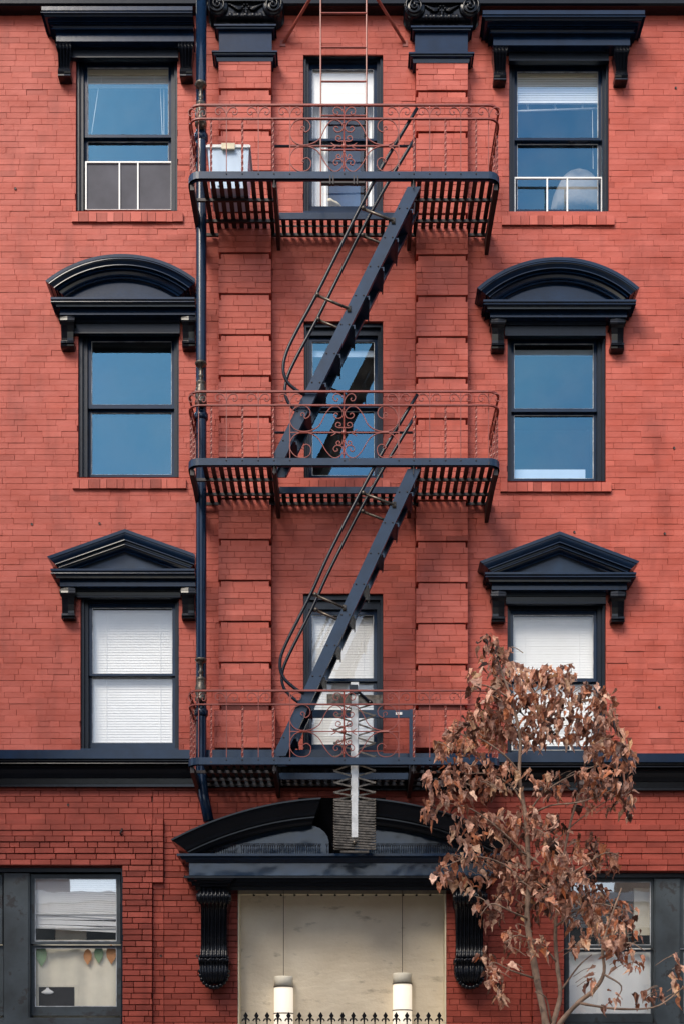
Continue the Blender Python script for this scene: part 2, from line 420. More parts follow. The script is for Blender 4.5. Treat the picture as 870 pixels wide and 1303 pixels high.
while Z0 + k * CH < wz(-60):
    z0 = Z0 + k * CH; z1 = z0 + CH; zc = (z0 + z1) / 2; pyc = HY - (zc - CAMZ) / S
    low = pyc > 1000
    x = BX0 - rng.random() * 0.1 - (0.11 if k % 2 else 0)
    hdr = rng.random() < 0.12
    while x < BX1:
        L = 0.223 + rng.uniform(-0.012, 0.012)
        if rng.random() < (0.05 if not hdr else 0.4): L *= 0.5
        a, b = x, x + L; x = b
        segs = [(a, b)]
        cuts = [(o[0], o[1]) for o in OW if o[2] - 0.005 < zc < o[3] + 0.005]
        if pilz[0] < zc < pilz[1]: cuts += [(wx(p), wx(q)) for p, q in PIL]
        for (c0, c1) in cuts:
            ns = []
            for (s0, s1) in segs:
                if s1 <= c0 or s0 >= c1: ns.append((s0, s1)); continue
                if s0 < c0: ns.append((s0, c0))
                if s1 > c1: ns.append((c1, s1))
            segs = ns
        if low:
            for e in edges_px:
                ex = wx(e); ns = []
                for (s0, s1) in segs:
                    if s0 < ex < s1: ns += [(s0, ex), (ex, s1)]
                    else: ns.append((s0, s1))
                segs = ns
        for (s0, s1) in segs:
            if s1 - s0 < 0.015: continue
            px = 435 + (s0 + s1) / 2 / S
            if low:
                g = 0.0038; gz = 0.0034 + rng.random() * 0.0015; pr = 0.006 + rng.uniform(-0.0015, 0.0015); ch = 0.003
                pr += proud(px, pyc)
                # corbelled lines over the windows
                cidx = round((pyc - 1056) / 7.37)
                if (px < 195 or px > 676) and 1043 < pyc < 1103 and cidx % 2 == 0: pr += 0.010; gz = 0.003
            else:
                wr = min(1, max(0, (pyc - 150) / 700)); g = max(0.0003, rng.uniform(-0.004, 0.003 + wr * .0015)); gz = max(0.0003, rng.uniform(-0.0015, 0.0022 + wr * .0018)); pr = 0.004 + rng.gauss(0, 0.0013); ch = 0.0020
                if rng.random() < 0.05: pr += rng.uniform(-0.006, 0.004)
            tone = max(-1, min(1, rng.gauss(0, 0.42 if low else 0.28)))
            xa, xb, za, zb = s0 + g / 2, s1 - g / 2, z0 + gz / 2, z1 - gz / 2
            if xb - xa < 0.01: continue
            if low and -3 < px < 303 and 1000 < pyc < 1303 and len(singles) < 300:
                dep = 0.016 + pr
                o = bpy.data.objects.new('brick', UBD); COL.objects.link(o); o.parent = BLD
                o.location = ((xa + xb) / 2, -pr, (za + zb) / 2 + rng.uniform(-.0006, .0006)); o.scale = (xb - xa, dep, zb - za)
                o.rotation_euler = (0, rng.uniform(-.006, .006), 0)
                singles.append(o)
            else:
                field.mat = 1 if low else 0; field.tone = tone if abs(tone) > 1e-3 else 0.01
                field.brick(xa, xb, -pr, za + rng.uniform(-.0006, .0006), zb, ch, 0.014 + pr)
    k += 1
field.build('brickwork', [M['brick'], M['brick_shaded']], BLD, kind='stuff')

# pilasters
def brick_run(mb, x0, x1, zb, zt, y, off, rng, g=0.003, gz=0.003, ch=0.0024, dep=0.012):
    x = x0 - (off % 1.0) * 0.22
    while x < x1 - 0.005:
        a = max(x, x0); b = min(x + 0.22 + rng.uniform(-.02, .02), x1)
        if x1 - b < 0.04: b = x1
        if b - a > 0.02:
            mb.tone = max(-1, min(1, rng.gauss(0.08, 0.4)))
            yy = y - rng.gauss(0, 0.0014)
            mb.brick(a + (g / 2 if a > x0 else 0), b - (g / 2 if b < x1 else 0), yy, zb + gz / 2, zt - gz / 2, ch, dep)
        x = b
for pi, (p0, p1) in enumerate(PIL):
    core = MB(); x0, x1 = wx(p0), wx(p1)
    PD = 0.14
    core.box(x0 + 0.03, x1 - 0.03, -PD + 0.024, 0.02, wz(955), wz(80))
    cob = core.build('pilaster', M['mortar'], BLD)
    rows0 = 129.0 if pi else 126.5
    # block boundaries (bottoms)
    zbs = [wz(rows0) - i * 7 * CH for i in range(0, 16)]
    top = wz(80)
    for bi, zb in enumerate(zbs):
        ztop = zb + 7 * CH if bi else top
        if ztop < wz(905): break
        mb = MB(); nc = max(1, round((ztop - zb) / CH)); hh = (ztop - zb) / nc
        plinth = (wz(912) > zb)
        for c in range(nc):
            za = zb + c * hh + (0.011 if c == 0 and bi >= 0 else 0); hh_ = hh - (0.011 if c == 0 else 0); nar = (c == nc - 1 and bi > 0)
            ww = (0.024 if nar else 0); 
            brick_run(mb, x0 + ww, x1 - ww, za, za + hh_, -PD - 0.003 + (0.014 if nar else 0), rng.random(), rng, 0.0025, 0.0022 if c else 0.0, dep=0.09)
            # solid side faces
            mb.tone = 0.05
            mb.box(x0 + ww + 0.0015, x1 - ww - 0.0015, -PD + 0.008 + (0.014 if nar else 0), 0.0, za + 0.0012, za + hh_ - 0.0012)
        mb.build('brick_block', M['brick'], cob)
    mb = MB()
    for c in range(7):
        za = wz(957) + c * (wz(910) - wz(957)) / 7; brick_run(mb, x0 - 0.045, x1 + 0.045, za, za + CH * .97, -PD - 0.03, rng.random(), rng, dep=0.12)
    mb.tone = 0.05; mb.box(x0 - 0.044, x1 + 0.044, -PD - 0.022, 0.0, wz(957), wz(911))
    mb.build('pilaster_plinth', M['brick'], cob)

# ---------------------------------------------------------------- mouldings
def moulding(mb, px0, px1, prof, dref, mitre=True, m0=True, m1=True):
    """prof: [(py, d)] from top to bottom; px0,px1 the ends at depth dref; ends return to the wall."""
    X0, X1 = wx(px0, dref), wx(px1, dref); base = len(mb.v); n = len(prof)
    for (py, d) in prof:
        z = wz(py, d); e = d - dref if mitre else 0
        a = X0 - (e if m0 else 0); b = X1 + (e if m1 else 0)
        mb.v += [(a, 0.0, z), (a, -d, z), (b, -d, z), (b, 0.0, z)]
    for i in range(n - 1):
        for j in range(3): mb.face(base + 4 * i + j, base + 4 * i + j + 1, base + 4 * i + 5 + j, base + 4 * i + 4 + j)
    mb.face(base, base + 3, base + 2, base + 1); q = base + 4 * (n - 1); mb.face(q, q + 1, q + 2, q + 3)
def sweep(mb, curves, ds, clip=None):
    if clip: curves = [[(min(x, clip), y) for x, y in c] for c in curves]
    n = len(curves); m = len(curves[0]); base = len(mb.v)
    for c, d in zip(curves, ds):
        for (px, py) in c: mb.v.append(tuple(w(px, py, d)))
    for i in range(n - 1):
        for j in range(m - 1):
            mb.face(base + i * m + j, base + i * m + j + 1, base + (i + 1) * m + j + 1, base + (i + 1) * m + j)
    def cap(idx, flip=False):
        b = len(mb.v)
        for i in idx: x, y, z = mb.v[base + i]; mb.v.append((x, 0.0, z))
        for q in range(len(idx) - 1): mb.face(base + idx[q], base + idx[q + 1], b + q + 1, b + q)
    cap(list(range(m))); cap([i * m for i in range(n)]); cap([i * m + m - 1 for i in range(n)])
def console(mb, pc, rows, flutes=0, amp=0.0, cols=None):
    """scroll bracket; rows [(py, d, halfwidth px)]"""
    cols = cols or (flutes * 4 + 1 if flutes else 3); base = len(mb.v)
    for (py, d, hw) in rows:
        for c in range(cols):
            u = c / (cols - 1) * 2 - 1
            dd = d - amp * (0.5 - 0.5 * math.cos((u + 1) * math.pi * flutes)) * min(1, d / 0.08) if flutes else d - 0.01 * u * u
            mb.v.append(tuple(w(pc + hw * u, py, dd)))
    for i in range(len(rows) - 1):
        for c in range(cols - 1):
            mb.face(base + i * cols + c, base + i * cols + c + 1, base + (i + 1) * cols + c + 1, base + (i + 1) * cols + c)
    for side in (0, cols - 1):
        b = len(mb.v)
        for i in range(len(rows)): x, y, z = mb.v[base + i * cols + side]; mb.v.append((x, 0.0, z))
        for i in range(len(rows) - 1): mb.face(base + i * cols + side, base + (i + 1) * cols + side, b + i + 1, b + i)
    for r in (0, len(rows) - 1):
        b = len(mb.v)
        for c in range(cols): x, y, z = mb.v[base + r * cols + c]; mb.v.append((x, 0.0, z))
        for c in range(cols - 1): mb.face(base + r * cols + c, base + r * cols + c + 1, b + c + 1, b + c)

def small_console(pc, y0, y1, fluted, parent):
    mb = MB(); h = y1 - y0
    if fluted:
        rows = [(y0, .15, 8.5), (y0 + 1, .155, 8.7), (y0 + 4, .16, 8.8), (y0 + 8, .155, 8.6), (y0 + 12, .14, 8.2), (y0 + 20, .115, 7.8), (y0 + 26, .10, 7.4), (y0 + 31, .09, 7.3), (y0 + 33, .088, 7.4)]
        console(mb, pc, rows, 4, 0.018)
        mb2 = [(y0 + 33.2, .092, 7.5), (y0 + 35, .118, 7.9), (y0 + 37.5, .128, 8.1), (y0 + 40, .122, 8.1), (y0 + 41, .10, 8.0), (y0 + 41.2, .122, 8.0), (y0 + 43, .126, 8.0), (y1, .11, 7.8)]
        console(mb, pc, mb2)
    else:
        rows = [(y0, .15, 9), (y0 + 4, .155, 9.1), (y0 + 4.5, .165, 9.2), (y0 + 7, .17, 9.2), (y0 + 9.5, .162, 9.1), (y0 + 10, .15, 8.6), (y0 + 14, .125, 8.1), (y0 + 22, .10, 7.7), (y0 + 30, .085, 7.6), (y0 + 33, .083, 7.6), (y0 + 33.5, .11, 8.3), (y0 + 36, .122, 8.5), (y0 + 37, .105, 8.3), (y0 + 38, .112, 8.4), (y0 + 40, .108, 8.4), (y1, .085, 8.1)]
        console(mb, pc, rows)
    # side scroll buttons
    for s in (-1, 1):
        c = w(pc + s * (8.4 if fluted else 8.8), y0 + 7, 0.10); mb.lathe(c, [(0.045, 0), (0.045, s * 0.006), (0.02, s * 0.008), (0.018, s * 0.014)], 'x', 12)
    return mb.build('bracket', M['black'], parent)

def lintel(x0, x1, y0, y1, parent):
    mb = MB()
    moulding(mb, x0, x1, [(y0, .07), (y0 + (y1 - y0) * .45, .07), (y0 + (y1 - y0) * .5, .05), (y1 - 2, .045), (y1 - 1.5, .06), (y1, .06)], .05, mitre=False)
    mb.build('lintel_board', M['casing'], parent)

def beads(P, ys, e=.017):
    out = []
    for i, (y, d) in enumerate(P):
        out.append((y, d))
        if i in ys: out += [(y + .15, d + e), (y + .95, d + e + .0012), (y + 1.15, d)]
    return sorted(out, key=lambda t: t[0])
def hood_flat(x0, x1, y, br, by, lx):
    P = [(a_, .15 + (d_ - .15) * .6) for a_, d_ in [(y, .37), (y + 5, .37), (y + 6, .353), (y + 7, .353), (y + 9, .347), (y + 11, .332), (y + 13, .322), (y + 13.5, .285), (y + 17, .28), (y + 20, .275), (y + 21, .235), (y + 24, .232), (y + 25, .21), (y + 28, .195), (y + 30, .188), (y + 30.5, .165), (y + 33, .165), (y + 33.5, .15), (y + 44.5, .15)]]
    mb = MB(); P = beads(P, (3, 6, 10, 13)); moulding(mb, x0, x1, P, .15, m1=x1 > 300); h = mb.build('window_hood', M['navy'], BLD)
    for b in br: small_console(b, by, by + 45, True, h)
    lintel(lx[0], lx[1], by - 1, lx[2], h)
hood_flat(72, 247, 8, (82, 237), 53, (92, 227, 73))
hood_flat(627, 801, 13, (635.5, 790), 58, (647, 774, 77))

def base_mould(mb, x0, x1, y):
    P = [(y, .29), (y + 2.5, .29), (y + 3, .27), (y + 5, .26), (y + 7.5, .25), (y + 8, .225), (y + 10, .215), (y + 12, .21), (y + 12.5, .17), (y + 14, .16), (y + 22.5, .16)]
    P = [(a_, .16 + (d_ - .16) * .65) for a_, d_ in P]
    P = beads(P, (3, 7)); moulding(mb, x0, x1, P, .16, m1=x1 > 300)
def hood_arch(cx, x0, x1, tip, apex, ym, br, by, lx):
    mb = MB(); base_mould(mb, x0, x1, ym); h = mb.build('window_hood', M['navy'], BLD)
    half = (tip[1] - tip[0]) / 2; c0 = (tip[0] + tip[1]) / 2; sag = tip[2] - apex
    Rr = (half * half + sag * sag) / (2 * sag); yc = apex + Rr
    sec = [(0, .37), (4, .37), (4.6, .352), (5, .375), (6, .378), (6.4, .352), (8, .345), (11, .325), (13, .312), (13.3, .335), (14.2, .337), (14.5, .275), (17, .27), (18, .272), (18.3, .292), (19.2, .294), (20, .235), (22, .23), (26, .215), (28, .2), (28.5, .18), (30, .19), (31.5, .18), (32.5, .13), (34, .125)]
    curves = []
    for r, d in sec:
        rad = Rr - r; ye = min(ym + 0.5, yc - math.sqrt(rad * rad - (half - r * .8) ** 2)); a = math.acos(max(-1, min(1, (yc - ye) / rad)))
        curves.append([(c0 + rad * math.sin(a * t), yc - rad * math.cos(a * t)) for t in [q / 24 for q in range(-24, 25)]])
    mb = MB(); sweep(mb, curves, [.12 + (d - .12) * .65 for r, d in sec], 248.5 if x1 < 300 else None); mb.build('arched_crown', M['navy'], h)
    mb = MB()
    cv = [(min(x, 248 if x1 < 300 else 9e9), y) for x, y in curves[-1]]; pts = [w(x, y, .12) for x, y in cv]; mb.poly(list(reversed(pts))); mb.build('tympanum', M['navy'], h)
    for b in br: small_console(b, by, by + 43, False, h)
    lintel(lx[0], lx[1], by - 1, lx[2], h)
hood_arch(155, 76.5, 249, (58, 252, 357), 323, 378, (86, 240.5), 400, (94, 229, 424))
hood_arch(710, 623, 797, (606.5, 813, 366), 327, 381, (633, 785), 403, (642, 770, 427))
def hood_ped(x0, x1, tip, apex, ym, br, by, lx):
    mb = MB(); base_mould(mb, x0, x1, ym); h = mb.build('window_hood', M['navy'], BLD)
    c0 = (tip[0] + tip[1]) / 2; half = c0 - tip[0]; sl = (tip[2] - apex[1]) / (apex[0] - tip[0])
    sec = [(0, .37), (4, .37), (4.6, .352), (6, .352), (8, .345), (11, .325), (12.4, .312), (12.7, .335), (13.6, .337), (14, .275), (17, .27), (18, .272), (18.3, .292), (19.2, .294), (20, .235), (22, .23), (24, .215), (25, .2), (25.5, .18), (27, .19), (28.5, .18), (29.5, .13), (31, .125)]
    curves = []
    for r, d in sec:
        ya = apex[1] + r * 1.03; ye = min(ym + .5, ya + sl * (half - r * .8)); dx = (ye - ya) / sl
        curves.append([(apex[0] + dx * t_ / 16, ya + (ye - ya) * abs(t_) / 16) for t_ in range(-16, 17)])
    mb = MB(); sweep(mb, curves, [.12 + (d - .12) * .65 for r, d in sec], 248.5 if x1 < 300 else None); mb.build('pediment_crown', M['navy'], h)
    mb = MB(); cv = curves[-1]; mb.poly(list(reversed([w(x, y, .12) for x, y in cv]))); mb.build('tympanum', M['navy_soft'], h)
    for b in br: small_console(b, by, by + 40, False, h)
    lintel(lx[0], lx[1], by - 1, lx[2], h)
hood_ped(76.5, 249, (60, 258, 708), (159, 673), 723.5, (87, 240), 747, (96, 230, 760))
hood_ped(625, 797, (610, 813, 714), (711.5, 676), 728, (633.5, 785.5), 751, (643, 770, 768))

# belt cornice over the ground floor and cornice at the top
def belt(x0, x1, o):
    P = [(954, .24), (965, .24), (965.5, .21), (968, .21), (970, .2), (970.6, .21), (971.6, .212), (971.9, .18), (973, .18), (973.5, .155), (974, .175), (975, .177), (975.5, .15), (976.5, .13), (979, .12), (984, .09), (990, .06), (990.5, .045), (997.5, .04), (998, .065), (1001, .065)]
    mb = MB(); moulding(mb, x0, x1, [(a + o, d) for a, d in P[1:]], .1, mitre=False); bc = mb.build('belt_cornice', M['black'], BLD)
    mb = MB(); moulding(mb, x0, x1, [(954 + o, .245), (965.2 + o, .245)], .1, mitre=False); mb.build('fascia', M['navy'], bc); return bc
belt(-330, 450, 0); belt(450.05, 1190, 4.5)
P = [(-118, .55), (-100, .55), (-96, .48), (-80, .42), (-70, .36), (-66, .30), (-52, .28), (-50, .22), (-30, .22), (-28, .17), (4, .15), (7.5, .13)]
mb = MB(); moulding(mb, -330, 1190, P, .1, mitre=False); mb.build('roof_cornice', M['black'], BLD)

# capitals
def capital(x0, x1, o):
    cx = (x0 + x1) / 2
    mb = MB()
    moulding(mb, x0 - 1, x1 - 1, [(64 + o, .20), (66 + o, .20), (66.5 + o, .185), (69 + o, .18), (71 + o, .17), (72 + o, .155), (78 + o, .145), (79.5 + o, .13)], .13)
    moulding(mb, x0 - .5, x1 - .5, [(39.2 + o, .125), (64.2 + o, .125)], .125, mitre=False)
    moulding(mb, x0 - .5, x1 - .5, [(30.5 + o, .18), (32.5 + o, .18), (33 + o, .165), (36 + o, .16), (38 + o, .145), (39 + o, .13)], .13)
    cap = mb.build('capital', M['navy'], BLD)
    mb = MB()
    moulding(mb, x0 - 3, x1 + 2, [(-12 + o, .24), (1 + o, .24), (2 + o, .22), (4 + o, .20), (14 + o, .19), (20 + o, .19), (24 + o, .17), (28 + o, .14), (31 + o, .14)], .14, mitre=False)
    mb.build('capital_block', M['black'], cap)
    for s in (-1, 1):
        vb = MB(); vb.smooth = True; c = w(cx + s * 35, 13 + o, .15)
        vb.lathe(c, [(0.118, -0.12), (0.118, 0.06), (0.105, 0.08), (0.02, 0.075)], 'y', 20)
        pts = []
        for q in range(34):
            a = q / 33 * math.pi * 2 * 1.8; r = 0.105 * (1 - q / 33 * 0.78)
            pts.append((c[0] + s * r * math.sin(a), c[1] - 0.088, c[2] + r * math.cos(a)))
        vb.tube(pts, 0.012, 6); vb.ball((c[0], c[1] - .09, c[2]), 0.024)
        vb.build('volute', M['black'], cap)
    eb = MB(); eb.smooth = True
    for q in range(-2, 3):
        eb.ball(w(cx + q * 9.6, 20 + o, .20), 0.026, sz=1.2); 
    for q in range(-2, 2):
        eb.tube([w(cx + (q + .5) * 9.6, 16 + o, .21), w(cx + (q + .5) * 9.6, 24 + o, .2)], [0.012, 0.003], 5)
    for a in range(6):
        t = a / 6 * 2 * math.pi; eb.ball(w(cx + 4 * math.cos(t), 9 + o + 3.4 * math.sin(t), .21), 0.014)
    for s in (-1, 1):
        for q in range(4):
            eb.tube(catmull([w(cx + s * 5, 11 + o, .205), w(cx + s * (10 + q * 3), 12 - q * 2 + o, .215), w(cx + s * (14 + q * 3.3), 8 - q * 1.2 + o, .205)], 3), 0.009, 5)
    eb.build('capital_carving', M['black'], cap)
capital(279.5, 346.5, 0); capital(528, 595, 2)

# ---------------------------------------------------------------- windows
def slatblind(name, x0, x1, z0, z1, y, parent, pitch=0.024, mat='blind', sag=0.0):
    mb = MB(); z = z1 - 0.01; n = 0
    while z > z0 + 0.01:
        f = (z1 - z) / (z1 - z0)
        h_ = pitch * .53; mb.poly([(x0, y - 0.001, z - h_), (x1, y - 0.001, z - h_ - sag * f), (x1, y + 0.004, z + h_ - sag * f), (x0, y + 0.004, z + h_)]); z -= pitch
    mb.box(x0, x1, y - 0.012, y + 0.012, z0 - 0.006, z0 + 0.008)
    for fx in (.17, .83):
        xx = x0 + (x1 - x0) * fx; mb.box(xx - .002, xx + .002, y - 0.0135, y - 0.0115, z0, z1)
    return mb.build(name, M[mat], parent)
def make_window(key, mat='casing', sashmat='navy'):
    op, gu, gl, sill = WIN[key]
    o = (wx(op[0]), wx(op[2]), wz(op[3]), wz(op[1]))
    def rect(g, d, e=0.0): a = w(g[0], g[3], d); b = w(g[2], g[1], d); return (a.x - e, b.x + e, a.z - e, b.z + e)
    U = rect(gu, -.125); L = rect(gl, -.165)
    xl, xr, zt = U[0] - 0.036, U[1] + 0.036, U[3] + 0.045
    mb = MB()
    i1 = (o[0] + (xl - o[0]) * .45, o[1] - (o[1] - xr) * .45, o[2], o[3] - (o[3] - zt) * .4)
    i2 = (xl, xr, o[2], zt)
    mb.ring((o[0] + .001, o[1] - .001, o[2], o[3] - .001), i1, 0.035, 0.3, False)
    mb.ring(i1, i2, 0.065, 0.3, False)
    # bead line on casing
    e = 0.008; mb.ring((i1[0] - e, i1[1] + e, o[2], i1[3] + e), (i1[0], i1[1], o[2], i1[3]), 0.027, 0.035, False)
    win = mb.build('window', M[mat], BLD)
    mb = MB(); zm = (U[2] + L[3]) / 2
    mb.ring((i2[0], i2[1], zm - 0.012, zt), U, 0.105, 0.142)
    mb.build('upper_sash', M[sashmat], win)
    mb = MB(); mb.ring((i2[0], i2[1], o[2] + 0.002, L[3] + 0.03), (U[0] + (L[0] - U[0]) * 1, L[1], L[2], L[3]), 0.146, 0.182)
    mb.build('lower_sash', M[sashmat], win)
    for nm, g, y in (('upper_pane', U, 0.125), ('lower_pane', L, 0.165)):
        mb = MB(); mb.poly([(g[0], y, g[2]), (g[1], y, g[2]), (g[1], y, g[3]), (g[0], y, g[3])]); mb.build(nm, M['glass_clear' if key[0] == 'B' or key == 'TC' else 'glass'], win)
        mb = MB(); t = 0.0075; mb.ring((g[0], g[1], g[2], g[3]), (g[0] + t, g[1] - t * .7, g[2] + t, g[3] - t * .7), y - 0.008, y - 0.002); mb.build('glazing_bead', M['bead'], win)
    # room behind
    mb = MB(); x0, x1, z0, z1 = o[0] - .25, o[1] + .25, o[2] - .05, o[3] + .1; y0, y1 = .345, 2.2
    mb.poly([(x0, y1, z0), (x0, y1, z1), (x1, y1, z1), (x1, y1, z0)]); mb.poly([(x0, y0, z0), (x0, y0, z1), (x0, y1, z1), (x0, y1, z0)])
    mb.poly([(x1, y0, z0), (x1, y1, z0), (x1, y1, z1), (x1, y0, z1)]); mb.poly([(x0, y0, z1), (x1, y0, z1), (x1, y1, z1), (x0, y1, z1)])
    mb.poly([(x0, y0, z0), (x0, y1, z0), (x1, y1, z0), (x1, y0, z0)]); mb.build('room', M['room'], win)
    if sill:
        n = 13 if sill[2] - sill[0] > 120 else 10
        if n == 13 or True:
            sx0, sx1, sz0, sz1 = wx(sill[0], .05), wx(sill[2], .05), wz(sill[3], .05), wz(sill[1], .05)
            r2 = random.Random(key); cuts = [0] + sorted((q + r2.uniform(-.22, .22)) / n for q in range(1, n)) + [1]
            for q in range(n):
                a, b = sx0 + (sx1 - sx0) * cuts[q], sx0 + (sx1 - sx0) * cuts[q + 1]
                ob = bpy.data.objects.new('sill_brick', UB); COL.objects.link(ob); ob.parent = win
                yy = -0.03 - r2.uniform(0, .006); ob.location = ((a + b) / 2, yy, (sz0 + sz1) / 2 + r2.uniform(-.0015, .0015)); ob.scale = (b - a - .0022, 0.20, sz1 - sz0); ob.rotation_euler = (0, r2.uniform(-.012, .012), 0)
            mb = MB(); mb.box(sx0 + .004, sx1 - .004, -0.024, 0.2, sz0 + .004, sz1 - .004); mb.build('sill_bed', M['mortar'], win)
    else:
        mb = MB(); mb.box(o[0], o[1], -0.02, 0.2, o[2] - 0.02, o[2]); mb.build('sill', M['navy'], win)
    return win, o, U, L
def rectpx(x0, y0, x1, y1, d): a = w(x0, y1, d); b = w(x1, y0, d); return a.x, b.x, a.z, b.z
# top left: raised blind, cords, screen insert
W1, o, U, L = make_window('TL')
a = rectpx(112, 86, 215, 96, -.15); mb = MB(); mb.box(a[0], a[1], .14, .18, a[2], a[3]); mb.build('blind_headrail', M['cream'], W1)
a = rectpx(112, 96, 215, 107, -.15); slatblind('blind', a[0], a[1], a[2], a[3], .155, W1, .012)
mb = MB(); a = rectpx(112, 110, 215, 112, -.19); mb.box(a[0], a[1], .185, .195, a[2], a[3])
mb.tube([w(126, 110, -.19), w(117, 170, -.19)], .004, 4); mb.tube([w(204, 106, -.19), w(207, 175, -.19)], .003, 4); mb.tube([w(209, 106, -.19), w(209, 178, -.19)], .003, 4); mb.build('blind_cord', M['white'], W1)
def insert(win, x0, x1, y0, y1, bars, d=-.09, panel=True, colr='white'):
    mb = MB(); t = 2.0
    q = rectpx(x0, y0, x1, y1, d); tt = t * S
    mb.ring(q, (q[0] + tt, q[1] - tt, q[2] + .004, q[3] - tt * .9), -d - .01, -d + .012)
    for b in bars: xb = wx(b, d); mb.box(xb - tt * .45, xb + tt * .45, -d - .009, -d + .011, q[2] + .004, q[3] - tt * .9)
    mb.build('insert_frame', M[colr], win)
    if panel:
        mb = MB(); mb.poly([(q[0] + tt, -d + .006, q[2] + .004), (q[1] - tt, -d + .006, q[2] + .004), (q[1] - tt, -d + .006, q[3] - tt), (q[0] + tt, -d + .006, q[3] - tt)]); mb.build('insert_panel', M['mesh'], win)
insert(W1, 109, 220, 206, 267.5, (152.5, 176))
# top right: lowered blind, open insert
W2, o, U, L = make_window('TR')
a = rectpx(657, 91, 760, 98, -.15); mb = MB(); mb.box(a[0], a[1], .14, .18, a[2], a[3]); mb.build('blind_headrail', M['cream'], W2)
a = rectpx(657, 98, 760, 131, -.15); slatblind('blind', a[0], a[1], a[2], a[3], .155, W2, .026)
mb = MB()
for xx in (670, 706, 740): mb.tube([w(xx - (3 if xx == 706 else 0), 130, -.2), w(xx + 1, 139, -.2)], .014, 4, flat=(1, .2))
mb.tube([w(657, 141.5, -.2), w(760, 138, -.2)], .011, 4); mb.tube([w(753, 140, -.2), w(754, 215, -.2)], .003, 4); mb.build('blind_bottom_rail', M['white'], W2)
insert(W2, 653, 766, 226, 271.5, (695.5, 721), panel=False)
# top centre: shade, curtain
W3, o, U, L = make_window('TC')
a = rectpx(397, 88, 476, 138, -.2); mb = MB(); mb.box(a[0], a[1], .15, .153, a[2], a[3]); mb.box(a[0], a[1], .145, .158, a[2] - .015, a[2]); mb.build('roller_shade', M['blind'], W3)
a = rectpx(419, 142, 458, 268, -.7); mb = MB(); mb.box(a[0], a[1], .7, .72, a[2], a[3]); mb.build('inner_panel', M['bluepanel'], W3)
mb = MB()
for q in range(9):
    xa, xb = wx(396 + q * 2.4, -.24), wx(398.4 + q * 2.4, -.24); ya = .24 + (.02 if q % 2 else 0); yb = .24 + (0 if q % 2 else .02)
    mb.poly([(xa, ya, wz(268)), (xb, yb, wz(268)), (xb, yb, wz(100)), (xa, ya, wz(100))])
for q in range(3):
    xa, xb = wx(468 + q * 2.4, -.24), wx(470.4 + q * 2.4, -.24); ya = .24 + (.02 if q % 2 else 0); yb = .24 + (0 if q % 2 else .02)
    mb.poly([(xa, ya, wz(268)), (xb, yb, wz(268)), (xb, yb, wz(100)), (xa, ya, wz(100))])
mb.build('curtain_or_reflection', M['blind'], W3)
# middle row
W4, o, U, L = make_window('ML')
a = rectpx(117, 434, 219, 441, -.2); mb = MB(); mb.box(a[0], a[1], .19, .23, a[2], a[3]); mb.build('blind_headrail', M['slate'], W4)
W5, o, U, L = make_window('MR')
a = rectpx(653, 446, 755, 453, -.2); mb = MB(); mb.box(a[0], a[1], .19, .21, a[2], a[3]); mb.build('blind_headrail', M['bin'], W5)
a = rectpx(653, 598, 755, 612, -.22); mb = MB(); mb.box(a[0], a[1] - .1, .21, .25, a[2], a[3]); mb.build('inner_ledge', M['bin'], W5)
W6, o, U, L = make_window('MC')
a = rectpx(397, 447, 476, 455, -.2); mb = MB(); mb.box(a[0], a[1], .19, .21, a[2], a[3]); mb.build('blind_headrail', M['bin'], W6)
# bottom row with full blinds
for kk in ('BL', 'BC', 'BR'):
    Wb, o, U, L = make_window(kk)
    slatblind('blind', U[0] - .01, U[1] + .01, L[2] - .02, U[3], .192, Wb, .030)
    if kk == 'BR': insert(Wb, 650, 766, 912, 955, (725,), panel=False)

